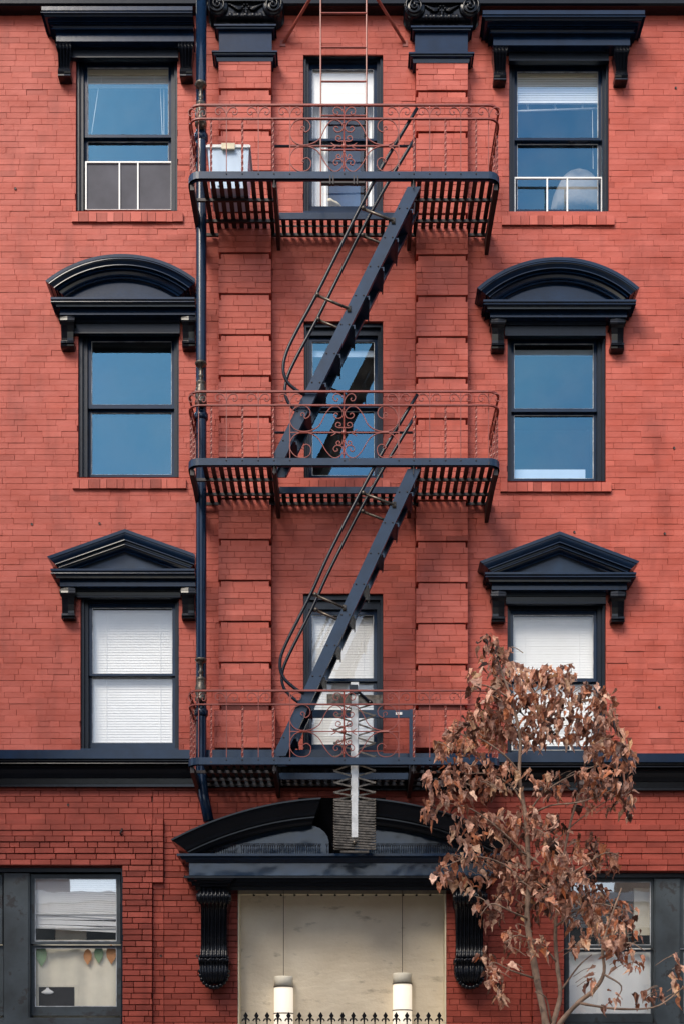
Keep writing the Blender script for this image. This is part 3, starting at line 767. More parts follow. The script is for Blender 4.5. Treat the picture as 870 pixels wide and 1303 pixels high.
# ground floor windows
def ground_window(op, units, posts, pm):
    o = (wx(op[0]), wx(op[2]), wz(op[3]), wz(op[1]))
    mb = MB(); mb.ring(o, (o[0] + .03, o[1] - .03, o[2], o[3] - .05), .04, .3)
    head = mb.build('shopfront_frame', M['casing'], BLD)
    for (a, b) in posts:
        mb = MB(); mb.box(wx(a, -.05), wx(b, -.05), .055, .28, o[2], wz(op[1] + 8, -.05))
        mb.box(wx(a + 1.5, -.05), wx(b - 1.5, -.05), .045, .055, o[2], wz(op[1] + 9, -.05)); mb.build('window_post', M[pm], head)
    sb = MB(); yb = 1283 if op[0] < 400 else 1290
    zs = wz(yb + 12, -.05); sb.box(o[0] + .03, o[1] - .03, .03, .3, zs - .09, zs); sb.box(o[0] + .03, o[1] - .03, -.03, .3, zs - .17, zs - .094); sb.build('window_ledge', M['slate'], head)
    pb = MB(); pb.box(o[0] + .03, o[1] - .03, .07, .28, o[2], zs - .175); pb.build('lower_panel', M['slate'], head)
    for (ga, ya, gb, yb1, ym) in units:
        mb = MB(); U = rectpx(ga, ya, gb, ym - 4, -.12); L = rectpx(ga, ym + 4, gb, yb1, -.15)
        oo = (U[0] - .045, U[1] + .045, U[2] - .03, U[3] + .045)
        mb.ring(oo, U, .10, .135)
        oo2 = (U[0] - .045, U[1] + .045, L[2] - .10, L[3] + .025); mb.ring(oo2, L, .14, .175)
        wn_ = mb.build('sash', M['slate'], head)
        for nm, g, y in (('upper_pane', U, 0.12), ('lower_pane', L, 0.155)):
            m2 = MB(); m2.poly([(g[0], y, g[2]), (g[1], y, g[2]), (g[1], y, g[3]), (g[0], y, g[3])]); m2.build(nm, M['glass_low' if nm == 'upper_pane' else 'glass_street'], wn_)
            m2 = MB(); t = .008; m2.ring(g, (g[0] + t, g[1] - t, g[2] + t, g[3] - t), y - .009, y - .002); m2.build('glazing_bead', M['bead'], wn_)
    mb = MB(); x0, x1, z0, z1 = o[0] - .1, o[1] + .1, o[2] - .05, o[3] + .1; y0, y1 = .345, 2.6
    mb.poly([(x0, y1, z0), (x0, y1, z1), (x1, y1, z1), (x1, y1, z0)]); mb.poly([(x0, y0, z0), (x0, y0, z1), (x0, y1, z1), (x0, y1, z0)])
    mb.poly([(x1, y0, z0), (x1, y1, z0), (x1, y1, z1), (x1, y0, z1)]); mb.poly([(x0, y0, z1), (x1, y0, z1), (x1, y1, z1), (x0, y1, z1)])
    mb.poly([(x0, y0, z0), (x0, y1, z0), (x1, y1, z0), (x1, y0, z0)]); mb.build('room', M['room'], head)
    return head
GL = ground_window(GOPEN[0], [(45, 1118, 149, 1281, 1202), (-110, 1118, -1, 1281, 1202)], [(5, 38)], 'slate')
GR = ground_window(GOPEN[1], [(723, 1122, 827, 1290, 1207), (869, 1122, 985, 1290, 1207)], [(832, 865)], 'slate')
a = rectpx(44, 1116, 150, 1163, -.16); slatblind('blind', a[0], a[1], a[2], a[3], .16, GL, .022, sag=.06)
a = rectpx(44, 1166, 150, 1181, -.17); slatblind('blind', a[0], a[1], a[2], a[3], .17, GL, .05, sag=.06)
def reflection_sheet(parent, px0, px1, py0, py1, d, mat, seed, waves=9):  # pale sheet added behind the glass, standing in for the bright reflection
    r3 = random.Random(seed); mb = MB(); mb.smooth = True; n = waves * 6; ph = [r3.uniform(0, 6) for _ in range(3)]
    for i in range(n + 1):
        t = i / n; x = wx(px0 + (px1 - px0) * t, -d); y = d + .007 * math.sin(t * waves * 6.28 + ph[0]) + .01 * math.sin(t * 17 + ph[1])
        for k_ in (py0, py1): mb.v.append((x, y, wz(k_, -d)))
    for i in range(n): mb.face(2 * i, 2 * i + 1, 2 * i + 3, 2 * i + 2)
    return mb.build('curtain_or_reflection', M[mat], parent)
reflection_sheet(GL, 40, 156, 1196, 1300, .215, 'palecream', 3, 5); reflection_sheet(GL, -112, 4, 1110, 1300, .215, 'palecream', 4, 6)
reflection_sheet(GR, 716, 834, 1203, 1300, .215, 'blind', 5, 5); reflection_sheet(GR, 862, 990, 1110, 1300, .215, 'blind', 6, 6)
a = rectpx(806, 1130, 826, 1190, -.27); mb = MB(); mb.box(a[0], a[1], .27, .31, a[2], a[3]); mb.build('reflected_pier', M['palecream'], GR)  # added box standing in for a pier reflected in the pane
for (px_, py_, mt, sc_) in ((53, 1217, 'green', 1.2), (112, 1218, 'orange', .9), (126, 1215, 'green', 1.0), (142, 1215, 'orange', 1.1)):  # flat cutouts standing in for ornaments reflected in the pane
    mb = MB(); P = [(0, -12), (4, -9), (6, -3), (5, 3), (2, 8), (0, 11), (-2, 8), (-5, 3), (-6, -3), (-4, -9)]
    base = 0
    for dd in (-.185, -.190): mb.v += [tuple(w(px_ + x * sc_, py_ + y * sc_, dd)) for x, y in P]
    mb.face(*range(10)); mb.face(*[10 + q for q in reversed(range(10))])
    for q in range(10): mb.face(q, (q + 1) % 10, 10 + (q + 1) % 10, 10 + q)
    mb.build('reflection_cutout', M[mt], GL)
q = rectpx(50, 1256, 95, 1281, -.2); mb = MB(); mb.box(q[0], q[1], .195, .21, q[2], q[3]); mb.build('dark_panel', M['room'], GL)  # dark flat panel behind the lower pane
c = w(61, 1262, -.19); mb = MB(); mb.smooth = True; mb.lathe((c.x, c.y, c.z), [(.012, .05), (.02, .03), (.068, .0), (.072, -.012), (.03, -.03)], 'z', 12)
for i in range(len(mb.v)): x, y, z = mb.v[i]; mb.v[i] = (x, c.y + (y - c.y) * .12, z)
mb.build('lamp_shade', M['blind'], GL)

# ---------------------------------------------------------------- entrance: stucco recess and broken-arch hood
mb = MB(); yb = .23
x0, x1, z0, z1 = OW[-1]
mb.poly([(x0 - .02, yb, -0.1), (x1 + .02, yb, -0.1), (x1 + .02, yb, z1 + .02), (x0 - .02, yb, z1 + .02)]); mb.build('entrance_wall', M['stucco'], BLD)
mb = MB(); t = .012
mb.box(x0 + .001, x0 + .012, -.004, yb - .002, 0, z1 - .001); mb.build('entrance_jamb', M['cream'], BLD); mb = MB(); mb.box(x1 - .012, x1 - .001, -.004, yb - .002, 0, z1 - .001); mb.build('entrance_jamb', M['cream'], BLD)
mb = MB(); n = 15
for q in range(n):
    a = x0 + .015 + (x1 - x0 - .03) * q / n; b = x0 + .015 + (x1 - x0 - .03) * (q + 1) / n
    mb.box(a + .006, b - .006, .004, yb - .004, z1 - .02, z1 - .002)
mb.build('soffit_panels', M['cream'], BLD)
mb = MB()
for q in range(1, n):
    a = x0 + .015 + (x1 - x0 - .03) * q / n
    for yy in (.05, .18): mb.ball((a, yy, z1 - .02), .016, 6)
mb.build('soffit_studs', M['black'], BLD)
mb = MB()
moulding(mb, 241, 627, [(1086, .50), (1089, .50), (1089.5, .47), (1092, .46), (1094, .45), (1094.5, .42), (1097.5, .405)], .38)
HD = mb.build('doorway_hood', M['navy'], BLD)
mb = MB(); moulding(mb, 241, 627, [(1097.5, .38), (1114, .38)], .38, mitre=False); mb.build('frieze', M['sheet'], HD)
mb = MB(); moulding(mb, 250, 618, [(1114.2, .36), (1117, .36), (1118, .33), (1122, .32), (1123, .29), (1127, .28), (1128, .25), (1133, .24)], .24); mb.build('architrave', M['black'], HD)
Rr = (217 ** 2 + 54 ** 2) / 108.0; yc = 1014 + Rr; cx = 434.5
sec = [(0, .62), (2, .62), (2.5, .60), (6, .59), (12, .56), (18, .53), (22, .52), (22.5, .49), (25, .49), (26.5, .485), (27, .46), (30, .45), (33, .43), (33.5, .36), (35, .30)]
for s in (-1, 1):
    curves = []
    for r, d in sec:
        rad = Rr - r; ye = min(1086.5, yc - math.sqrt(rad * rad - (217 - r * .9) ** 2)); a = math.acos((yc - ye) / rad); g = math.asin((26 + r * 0.35) / rad)
        curves.append([(cx + s * rad * math.sin(g + (a - g) * q / 20), yc - rad * math.cos(g + (a - g) * q / 20)) for q in range(21)])
    mb = MB(); sweep(mb, curves, [d for r, d in sec]); mb.build('curved_crown', M['black'], HD)
rad = Rr - 34
a = math.acos((yc - 1087) / rad)
for sg in (-1, 1):
    top = [(x_, yc - math.sqrt(rad * rad - (x_ - cx) ** 2)) for x_ in [cx + sg * (rad * math.sin(a) * (1 - q / 20) + 42 * q / 20) for q in range(21)]]
    yq = top[-1][1]
    cc = [(cx + sg * (42 - 26 * math.sin(t)), yq + 30 * (1 - math.cos(t)) * .75) for t in (.3, .6, .9, 1.2, 1.5)]
    P = top + cc + [(cc[-1][0], 1087)]
    mb = MB(); mb.poly([w(x, y, .29) for x, y in P]); base = len(mb.v)
    for i in range(20, len(P) - 1): mb.poly([w(*P[i], .29), w(*P[i + 1], .29), w(*P[i + 1], .05), w(*P[i], .05)])
    mb.build('tympanum', M['sheet'], HD)
mb = MB(); mb.box(wx(380), wx(490), -.04, 0, wz(1088), wz(1016)); mb.build('niche_shade_board', M['niche_shade'], HD)  # black board painted as the shade inside the broken arch
mb = MB(); r2 = random.Random(5)
for q in range(122):
    xx = 262 + q * 2.85
    if 300 < xx < 307 or (405 < xx < 465 and q % 3): continue
    dd = .40 + r2.uniform(0, .06); lean = r2.uniform(-.6, .6); ht = min(13, max(2.5, (1086 - (yc - math.sqrt((Rr - 34) ** 2 - (xx - cx) ** 2))) * .8))
    mb.tube([w(xx, 1086, dd), w(xx + lean, 1086 - ht, dd)], .0035, 3, cap=False)
    if ht > 8:
        mb.tube([w(xx + lean * .6, 1086 - ht * .6, dd), w(xx - 2 + lean, 1086 - ht, dd)], .003, 3, cap=False); mb.tube([w(xx + lean * .6, 1086 - ht * .6, dd), w(xx + 2 + lean, 1086 - ht, dd)], .003, 3, cap=False)
mb.build('bird_spikes', M['black'], HD, kind='stuff')
for pc in (272.5, 597.5):
    mb = MB()
    moulding(mb, pc - 17, pc + 17, [(1115, .50), (1117, .50), (1117.5, .48), (1120, .475), (1121, .45), (1124, .44), (1125.5, .42), (1128, .41)], .41)
    bk = mb.build('console_bracket', M['black'], HD)
    mb = MB(); mb.smooth = True
    rows = [(1128, .38, 16.5), (1132, .41, 17), (1137, .45, 17.5), (1142, .46, 18), (1147, .44, 17.5), (1151, .40, 17), (1154, .36, 16.5), (1160, .32, 16.5), (1170, .28, 16.5), (1185, .24, 16.5), (1200, .215, 16.5), (1208, .215, 16.8), (1212, .235, 17), (1217, .26, 17.3), (1219, .255, 17.5)]
    console(mb, pc, rows, 7, 0.035); mb.build('fluted_scroll', M['black'], bk)
    mb = MB(); mb.smooth = True
    rows = [(1219, .27, 18.5), (1221, .29, 19), (1224, .285, 19), (1225, .26, 18), (1230, .27, 18.3), (1235, .285, 18), (1240, .285, 17), (1245, .27, 15), (1249, .24, 12.5), (1253, .20, 9.5), (1256, .15, 6.5), (1258.5, .09, 3)]
    console(mb, pc, rows, 5, 0.03)
    for q in range(13):
        t = q / 12 * math.pi; mb.ball(w(pc + 17.5 * math.cos(t), 1236 + 20.5 * math.sin(t), .2), .026, 7)
    for q in range(7): mb.ball(w(pc - 15 + q * 5, 1221, .3), .017, 6)
    mb.build('leaf_drop', M['black'], bk)
    mb = MB()
    for s in (-1, 1):
        mb.lathe(w(pc + s * 17, 1142, .36), [(.075, 0), (.075, s * .02), (.05, s * .024), (.046, s * .04), (.015, s * .045)], 'x', 16)
        mb.lathe(w(pc + s * 17, 1222, .19), [(.06, 0), (.06, s * .015), (.03, s * .02)], 'x', 14)
    mb.build('scroll_eye', M['black'], bk)
# doorstep
mb = MB(); mb.box(x0 - .1, x1 + .1, -.45, .33, 0.0, .16); mb.build('doorstep', M['stone'], BLD)

# ---------------------------------------------------------------- fire escape
FE = thing('fire_escape', 'iron fire escape with three scrolled red balconies joined by navy stairs', 'fire escape')
FD = 0.917
FXL, FXR = wx(240, FD), wx(635, FD)
def plan_path(r, inset=0.0, dn=FD, step=6):
    a, b, f = FXL + inset, FXR - inset, dn - inset
    P = [(a, 0.0), (a, f * .35), (a, f * .7), (a, f - r)]
    for q in range(1, step): t = q / step * math.pi / 2; P.append((a + r - r * math.cos(t), f - r + r * math.sin(t)))
    P += [(a + r, f)] + [(a + r + (b - a - 2 * r) * q / 8, f) for q in range(1, 8)] + [(b - r, f)]
    for q in range(1, step): t = q / step * math.pi / 2; P.append((b - r + r * math.sin(t), f - r + r * math.cos(t)))
    P += [(b, f - r), (b, f * .7), (b, f * .35), (b, 0.0)]
    return P
def ribbon(mb, P, z0, z1, th):
    # vertical flat bar following plan path P
    n = len(P); base = len(mb.v)
    for i, (x, d) in enumerate(P):
        p0 = P[max(0, i - 1)]; p1 = P[min(n - 1, i + 1)]; tx, td = p1[0] - p0[0], p1[1] - p0[1]; l = math.hypot(tx, td) or 1; nx, ndd = -td / l * th / 2, tx / l * th / 2
        mb.v += [(x + nx, -(d + ndd), z0), (x + nx, -(d + ndd), z1), (x - nx, -(d - ndd), z1), (x - nx, -(d - ndd), z0)]
    for i in range(n - 1):
        for j in range(4): mb.face(base + 4 * i + j, base + 4 * i + (j + 1) % 4, base + 4 * i + 4 + (j + 1) % 4, base + 4 * i + 4 + j)
    mb.face(base, base + 1, base + 2, base + 3); q = base + 4 * (n - 1); mb.face(q + 3, q + 2, q + 1, q)

BH = 0.70  # rail height above frame
# shared baluster meshes, hanging from z=0 upward
def mesh_from(mb, name, mat):
    me = bpy.data.meshes.new(name); me.from_pydata(mb.v, [], mb.f); me.materials.append(mat); me.polygons.foreach_set('use_smooth', mb.sm); return me
t_ = MB(); t_.tube([(0, 0, BH * .0 + q * (BH - .15) / 22) for q in range(23)], 0.0115, 4, twist=0.62, flat=(1.15, .75)); TW = mesh_from(t_, 'twisted_baluster', M['rediron'])
t_ = MB(); t_.tube([(0, 0, 0), (0, 0, BH)], 0.0062, 4); PLN = mesh_from(t_, 'baluster', M['rediron'])
# frieze scroll pair; local x, z; origin at top rail centre of the pair
FP = 0.0088 * (1 - FD / D)
t_ = MB()
for s in (-1, 1):
    pts = [(0, 15), (-.8, 10), (-5, 4), (-10.5, 3.0), (-14, 6.5), (-12.8, 11), (-9.5, 12), (-7.8, 9.6), (-9.5, 8.2)]
    t_.tube(catmull([(s * x * FP, 0, -z * FP) for x, z in pts], 4), 0.0054, 4, flat=(1, 1.4))
FRZ = mesh_from(t_, 'frieze_scroll', M['rediron'])
# centre panel: local px relative to (437.5, 185.5)
def panel_mesh():
    t = MB()
    def P(x, y): return ((x - 420) / 5.8 * FP, 0, -(y - 380) / 5.8 * FP)
    up = [(112, 258), (100, 240), (125, 232), (140, 258), (118, 282), (98, 268), (96, 240), (122, 215), (160, 225), (172, 250)]
    s1 = [(104, 262), (104, 244), (122, 240), (132, 256), (112, 276), (150, 278), (175, 240), (155, 198), (105, 186), (50, 210), (20, 280), (45, 345), (100, 373), (175, 368), (240, 330), (285, 245), (330, 195), (380, 195), (412, 235), (400, 272), (365, 278), (346, 255), (362, 238), (378, 250)]
    s1 = [(112, 262), (102, 252), (112, 238), (130, 246), (128, 270), (140, 279), (165, 262), (172, 228), (150, 196), (105, 186), (50, 210), (20, 280), (45, 345), (100, 373), (175, 368), (240, 330), (285, 245), (330, 195), (380, 195), (412, 235), (400, 272), (365, 278), (346, 255), (362, 238), (378, 250)]
    low = [(125, 504), (112, 494), (124, 478), (150, 470), (176, 496), (168, 545), (130, 568), (70, 560), (25, 510), (25, 450), (60, 400), (110, 385), (175, 390), (235, 430), (290, 520), (340, 568), (385, 560), (412, 520), (400, 485), (365, 478), (343, 500), (355, 522), (375, 514), (370, 500)]
    for s in (1, -1):
        for L in (s1, low):
            t.tube(catmull([P(420 + s * (x - 420), y) for x, y in L], 4), 0.0054, 4, flat=(1, 1.4))
        c1 = [(414, 365), (408, 345), (385, 348), (360, 335), (368, 310), (392, 312), (396, 330), (382, 334)]
        c2 = [(416, 410), (412, 440), (400, 470), (375, 476), (364, 458), (380, 445), (392, 456), (384, 463)]
        t.tube(catmull([P(420 + s * (x - 420), y) for x, y in c1], 3), 0.0058, 4); t.tube(catmull([P(420 + s * (x - 420), y) for x, y in c2], 3), 0.0058, 4)
        t.tube([P(420 + s * 25, 385), P(420 + s * 70, 378), P(420 + s * 95, 358)], [.008, .007, .003], 4); t.tube([P(420 + s * 60, 388), P(420 + s * 95, 408)], [.007, .003], 4)
        t.tube([P(420 + s * 240, 383), P(420 + s * 330, 383)], [.006, .013], 5)
    t.tube([P(18, 382), P(822, 382)], .0065, 4); t.tube([P(420, 85), P(420, 575)], .009, 5); t.ball(P(420, 382), .026, 8, .7)
    for y in (215, 350, 430, 545): t.ball(P(420, y), .014, 6)
    return mesh_from(t, 'scroll_panel', M['rediron'])
PANEL = panel_mesh()
slat_me = MB(); slat_me.box(-.5, .5, 0, 1, -.5, .5); SLAT = mesh_from(slat_me, 'slat', M['iron'])
def slat(parent, x, wd, d0, d1, z, h=.012):
    o = bpy.data.objects.new('slat', SLAT); COL.objects.link(o); o.parent = parent; o.location = (x, -d1, z); o.scale = (wd, d1 - d0, h)

fronts = [219.0, 583.5, 964.0]   # photograph rows of the frame tops
HATCH = .32
LZ = []
for li, fy in enumerate(fronts):
    zt = wz(fy, FD); zb = zt - .074; LZ.append(zt)
    mb = MB(); ribbon(mb, plan_path(.11), zb, zt, .022)
    ribbon(mb, plan_path(.10, .012), zb - .0, zb + .014, .05)
    land = mb.build('landing', M['navy_soft'], FE)
    # bearers from front to wall with brackets
    for bp in (349, 525.5):
        xb = wx(bp, FD)
        b = MB(); b.box(xb - .022, xb + .022, -(FD - .02), 0.0, zb - .004, zb + .05)
        z_w = zb - .13; b.poly([(xb - .02, -(FD - .03), zb - .01), (xb - .02, -(FD - .03), zb - .06), (xb - .02, 0, z_w), (xb - .02, 0, zb - .01)]); b.poly([(xb + .02, -(FD - .03), zb - .01), (xb + .02, 0, zb - .01), (xb + .02, 0, z_w), (xb + .02, -(FD - .03), zb - .06)])
        b.poly([(xb - .02, -(FD - .03), zb - .06), (xb + .02, -(FD - .03), zb - .06), (xb + .02, 0, z_w), (xb - .02, 0, z_w)]); b.poly([(xb - .02, -(FD - .03), zb - .01), (xb + .02, -(FD - .03), zb - .01), (xb + .02, -(FD - .03), zb - .06), (xb - .02, -(FD - .03), zb - .06)])
        b.box(xb - .004, xb + .004, -(FD - .0), -(FD - .012), zb - .09, zb + .02)
        b.build('bearer', M['iron'], land)
    for s, xe in ((1, FXL), (-1, FXR)):
        b = MB(); z_w = zb - .18; xa = xe + s * .012; xc = xe + s * .055
        b.poly([(xa, -(FD - .06), zb - .01), (xa, -(FD - .06), zb - .07), (xa, 0, z_w), (xa, 0, zb - .01)]); b.poly([(xc, -(FD - .06), zb - .01), (xc, 0, zb - .01), (xc, 0, z_w), (xc, -(FD - .06), zb - .07)])
        b.poly([(xa, -(FD - .06), zb - .07), (xc, -(FD - .06), zb - .07), (xc, 0, z_w), (xa, 0, z_w)]); b.poly([(xa, -(FD - .06), zb - .01), (xc, -(FD - .06), zb - .01), (xc, -(FD - .06), zb - .07), (xa, -(FD - .06), zb - .07)])
        b.tube([(xe + s * .02, -(FD - .07), zb - .07), (xe + s * .02, -(FD - .07), zb + .07)], .009, 6)
        b.build('end_bracket', M['iron'], land)
    # cross bars
    b = MB(); zl = zb + .004
    xa, xb_, xc, xd = FXL + .03, wx(349, FD) - .023, wx(525.5, FD) + .023, FXR - .03
    for (u, v) in ((xa, xb_), (xc, xd)):
        for dd in (.60, .28, .06): b.box(u, v, -dd - .012, -dd + .012, zl - .012, zl + .018)
    b.box(xb_ + .047, xc - .047, -.075, -.045, zl - .012, zl + .018); b.box(xb_ + .047, xc - .047, -.2, -.19, zl - .0, zl + .016)
    b.build('cross_bar', M['iron'], land)
    b = MB(); b.box(xb_ + .047, xc - .047, -HATCH - .012, -HATCH + .012, zb - .004, zt - .008); b.build('hatch_edge', M['navy_soft'], land)
    pitch = wx(445.2, FD) - wx(435, FD)
    x = xb_ - pitch * .45
    while x > FXL + .09: slat(land, x, pitch * .56, .02, FD - .03, zb + .030); x -= pitch
    x = xc + pitch * .5
    while x < FXR - .07: slat(land, x, pitch * .56, .02, FD - .03, zb + .030); x += pitch
    x = xb_ + .047 + pitch * .5
    while x < xc - .05: slat(land, x, pitch * .56, .02, HATCH - .015, zb + .030); x += pitch
    # rivets
    b = MB()
    for px_ in (288.5, 308.6, 329, 349, 369, 438, 507, 526, 546, 566, 585.5, 605): b.ball((wx(px_, FD), -FD - .012, (zt + zb) / 2 + .01), .008, 6)
    b.build('rivets', M['iron'], land)
    # railing
    zr = zt + BH; zr2 = zt + BH - 17.5 * FP
    b = MB()
    for z_, hh in ((zr, .0085), (zr2, .0065)):
        ribbon(b, plan_path(.12), z_ - hh, z_ + hh, .022)
    rail = b.build('railing', M['rediron'], FE)
    for px_ in (249, 288.5, 329, 369, 507, 546, 585.5, 625):
        link('baluster', PLN, rail, (wx(px_, FD) + (0.03 if px_ < 260 else 0) - (.03 if px_ > 610 else 0), -FD + (.03 if px_ in (249, 625) else 0), zt))
    for px_ in (269, 308.6, 347.5, 526, 566, 605): link('twisted_baluster', TW, rail, (wx(px_, FD), -FD, zt))
    for sx in (FXL, FXR):
        for q, dd in enumerate((.14, .28, .42, .56, .70)):
            link('twisted_baluster' if q % 2 == 0 else 'baluster', TW if q % 2 == 0 else PLN, rail, (sx, -dd, zt))
    for px_ in (288.5, 329, 369, 438, 507, 546, 585.5, 622): link('frieze_scroll', FRZ, rail, (wx(px_, FD), -FD, zr))
    o_ = link('frieze_scroll', FRZ, rail, (wx(251, FD), -FD + .02, zr)); o_.scale = (.8, 1, 1)
    for sx in (FXL, FXR):
        for dd in (.6, .3): o_ = link('frieze_scroll', FRZ, rail, (sx, -dd, zr)); o_.rotation_euler = (0, 0, R(90))
    pz = wz(fy - 33.5, FD); link('scroll_panel', PANEL, rail, (wx(437.5, FD), -FD, pz))
    # hatch guard
    g = MB()
    if li < 2:
        zg = wz(fy - 33, HATCH) ; g.tube([(wx(349, .35), -HATCH, zg), (wx(527, .35), -HATCH, zg)], .013, 6)
        g.tube([(wx(527, .35), -HATCH, zg + .03), (wx(527, .35), -HATCH, zt - .02)], .013, 4); g.build('hatch_guard', M['casing'], FE)
    else:
        zg = wz(909, HATCH); g.box(wx(388, .3), wx(527, .3), -HATCH - .02, -HATCH, zg - .042, zg + .042); g.box(wx(520, .3), wx(527.2, .3), -HATCH - .024, -HATCH + .004, zt - .05, zg + .05); gg = g.build('hatch_guard', M['navy_soft'], FE)
        g = MB(); g.box(wx(503, .34), wx(511, .34), -HATCH - .026, -HATCH - .0205, zg - .012, zg + .016); g.build('white_tag', M['white'], gg)
    if li == 0:
        g = MB(); zq = zb - .03; g.tube([(wx(409, FD), -FD + .02, zq), (wx(464, FD), -FD + .02, zq)], .022, 8)
        for px_ in (420, 424, 450, 454): g.box(wx(px_, FD) - .006, wx(px_, FD) + .006, -FD - .014, -FD + .02, zq - .03, zb + .03)
        g.build('hinge_rod', M['iron'], land)

# stairs
def stair(topL, botL, rail_pts, posts, nst, ytop, fy_low):
    DF, DB = .885, .475
    f0 = w(*topL, DF); f1 = w(*botL, DF); wid = wx(451.5, DF) - wx(435, DF)
    mb = MB()
    parts = []
    for nm, d_ in (('front_stringer', DF), ('rear_stringer', DB)):
        b = MB(); th = .012; sgn = 1 if d_ == DF else -1
        A, B = f0, f1
        def q(x, z, y0, y1):
            pass
        def slab(offx0, offx1, y0, y1):
            base = len(b.v)
            for (pp, cut) in ((A, 0), (B, 0)):
                b.v.extend([(pp.x + offx0, y0, pp.z), (pp.x + offx1, y0, pp.z), (pp.x + offx1, y1, pp.z), (pp.x + offx0, y1, pp.z)])
            for fc in ((0, 1, 5, 4), (1, 2, 6, 5), (2, 3, 7, 6), (3, 0, 4, 7), (0, 3, 2, 1), (4, 5, 6, 7)): b.face(*[base + i for i in fc])
        slab(0, wid, -d_ - th * .5, -d_ + th * .5)
        s_in = 1 if d_ == DF else -1
        ya, yb_ = sorted((-d_ + s_in * th * .5, -d_ + s_in * (th * .5 + .045)))
        slab(0, .012, ya, yb_); slab(wid - .012, wid, ya, yb_)
        parts.append(b.build(nm, M['navy_soft'], FE))
    dirv = (f1 - f0)
    bt = MB()
    for i in range(nst):
        t = (i + .75) / (nst + .35); c = f0 + dirv * t; xc = c.x + wid * .5
        s_ = MB(); s_.box(xc - .075, xc + .105, -DF + .012, -DB - .012, c.z - .006, c.z + .006); s_.box(xc - .075, xc - .063, -DF + .012, -DB - .012, c.z - .045, c.z - .006)
        s_.box(xc + .093, xc + .105, -DF + .012, -DB - .012, c.z - .035, c.z - .006); s_.build('step', M['navy_soft'], FE)
        for k_ in (-.3, .3): bt.ball((c.x + wid * (.5 + k_), -DF - .007, c.z + .0), .009, 6)
    bt.build('stringer_bolts', M['iron'], parts[0])
    for nm, d_ in (('front_handrail', DF), ('rear_handrail', DB)):
        b = MB(); b.smooth = True
        P = [w(x, y, DF) for x, y in rail_pts]; P = [Vector((p.x, -d_, p.z)) for p in P]
        b.tube(catmull(P, 6), .0175, 8); hr = b.build(nm, M['casing'], FE)
        for (a, c) in posts:
            p = w(*a, DF); q_ = w(*c, DF); b = MB(); b.smooth = True
            b.tube([(p.x, -d_ - .0, p.z), (q_.x, -d_ - .012, q_.z)], .014, 8); b.ball((p.x, -d_ - .012, p.z), .024, 8); b.box(q_.x - .02, q_.x + .02, -d_ - .018, -d_ - .006, q_.z - .03, q_.z + .03)
            b.build('handrail_arm', M['lattice'], hr)
stair((518, 238), (346, 583), [(530, 138), (489, 207), (457, 266), (404, 372), (377, 422), (364, 450), (360.5, 470), (365, 485), (375, 495), (388, 503)], [((462, 266), (500, 282)), ((404, 376), (444, 394))], 9, 0, 0)
stair((518, 597), (347, 962), [(530.5, 502), (475, 596), (421, 700), (395, 757), (364, 819), (356.5, 843), (360, 861), (374, 875), (387, 883)], [((462, 628), (501, 643)), ((401, 757), (438, 774))], 9, 0, 0)

# gooseneck ladder at the top
GX0, GX1, GDp = 408, 466, .42
mb = MB()
zlo = LZ[0] + .0; zhi = wz(-175, GDp)
gl = MB(); 
def grail(x):
    pts = [(x, -GDp, zlo), (x, -GDp, zhi * .5 + zlo * .5), (x, -GDp, zhi), (x, -.66, zhi + .3), (x, -.9, zhi + .75), (x, -.6, zhi + 1.15), (x, 0.0, zhi + 1.2), (x, .5, zhi + .95), (x, .6, ZTOP)]
    return catmull([(x, -GDp, zlo), (x, -GDp, (zlo + zhi) / 2), (x, -GDp, zhi - .4), (x, -.62, zhi - .1), (x, -.72, zhi + .4), (x, -.5, zhi + .9), (x, .1, zhi + .95), (x, .35, ZTOP + .2), (x, .35, ZTOP)], 4)
gl.tube(grail(wx(GX0, GDp)), .009, 5); LAD = gl.build('roof_ladder', M['rediron'], FE)
gl = MB(); gl.tube(grail(wx(GX1, GDp)), .009, 5); gl.build('ladder_rail', M['rediron'], LAD)
for q in range(7):
    py = 191 - 43.5 * q; gl = MB(); gl.tube([w(GX0, py, GDp), w(GX1, py, GDp)], .010, 5); gl.build('rung', M['rediron'], LAD)
for a, c in ((360, GX0), (515, GX1)):
    gl = MB(); p = w(a, 56, 0); gl.tube([p, w(c, -24, GDp)], .016, 6); gl.box(p.x - .03, p.x + .03, -.012, 0, p.z - .035, p.z + .035); gl.build('ladder_brace', M['rediron'], LAD)

# ---------------------------------------------------------------- scissor ladder
SC = thing('scissor_ladder', 'grey folded scissor ladder with pale upright bar hanging from lowest balcony', 'ladder')
SD = .80
mb = MB(); mb.box(wx(447, SD), wx(455, SD), -SD - .03, -SD + .0, wz(1066, SD), wz(872, SD)); mb.box(wx(446, SD), wx(456, SD), -SD + .0, -SD + .02, wz(1068, SD), wz(868, SD)); mb.build('guide_bar', M['galv'], SC)
mb = MB(); mb.box(wx(416, SD), wx(446.5, SD), -SD - .02, -SD + .02, wz(896, SD), wz(884, SD)); mb.box(wx(455.5, SD), wx(486, SD), -SD - .02, -SD + .02, wz(896, SD), wz(885, SD)); mb.build('hanger_beam', M['lattice'], SC)
mb = MB(); mb.tube([w(449, 874, SD + .03), w(471, 894, SD + .05)], .014, 6); mb.box(wx(444, SD), wx(455, SD), -SD - .05, -SD + .03, wz(884, SD), wz(873, SD)); mb.ball(w(471, 894, SD + .05), .024); mb.build('latch', M['black'], SC)
lv = [895, 911, 929, 946, 963, 981, 996, 1008.5, 1018]
while lv[-1] < 1080: lv.append(lv[-1] + 3.3)
r2 = random.Random(9)
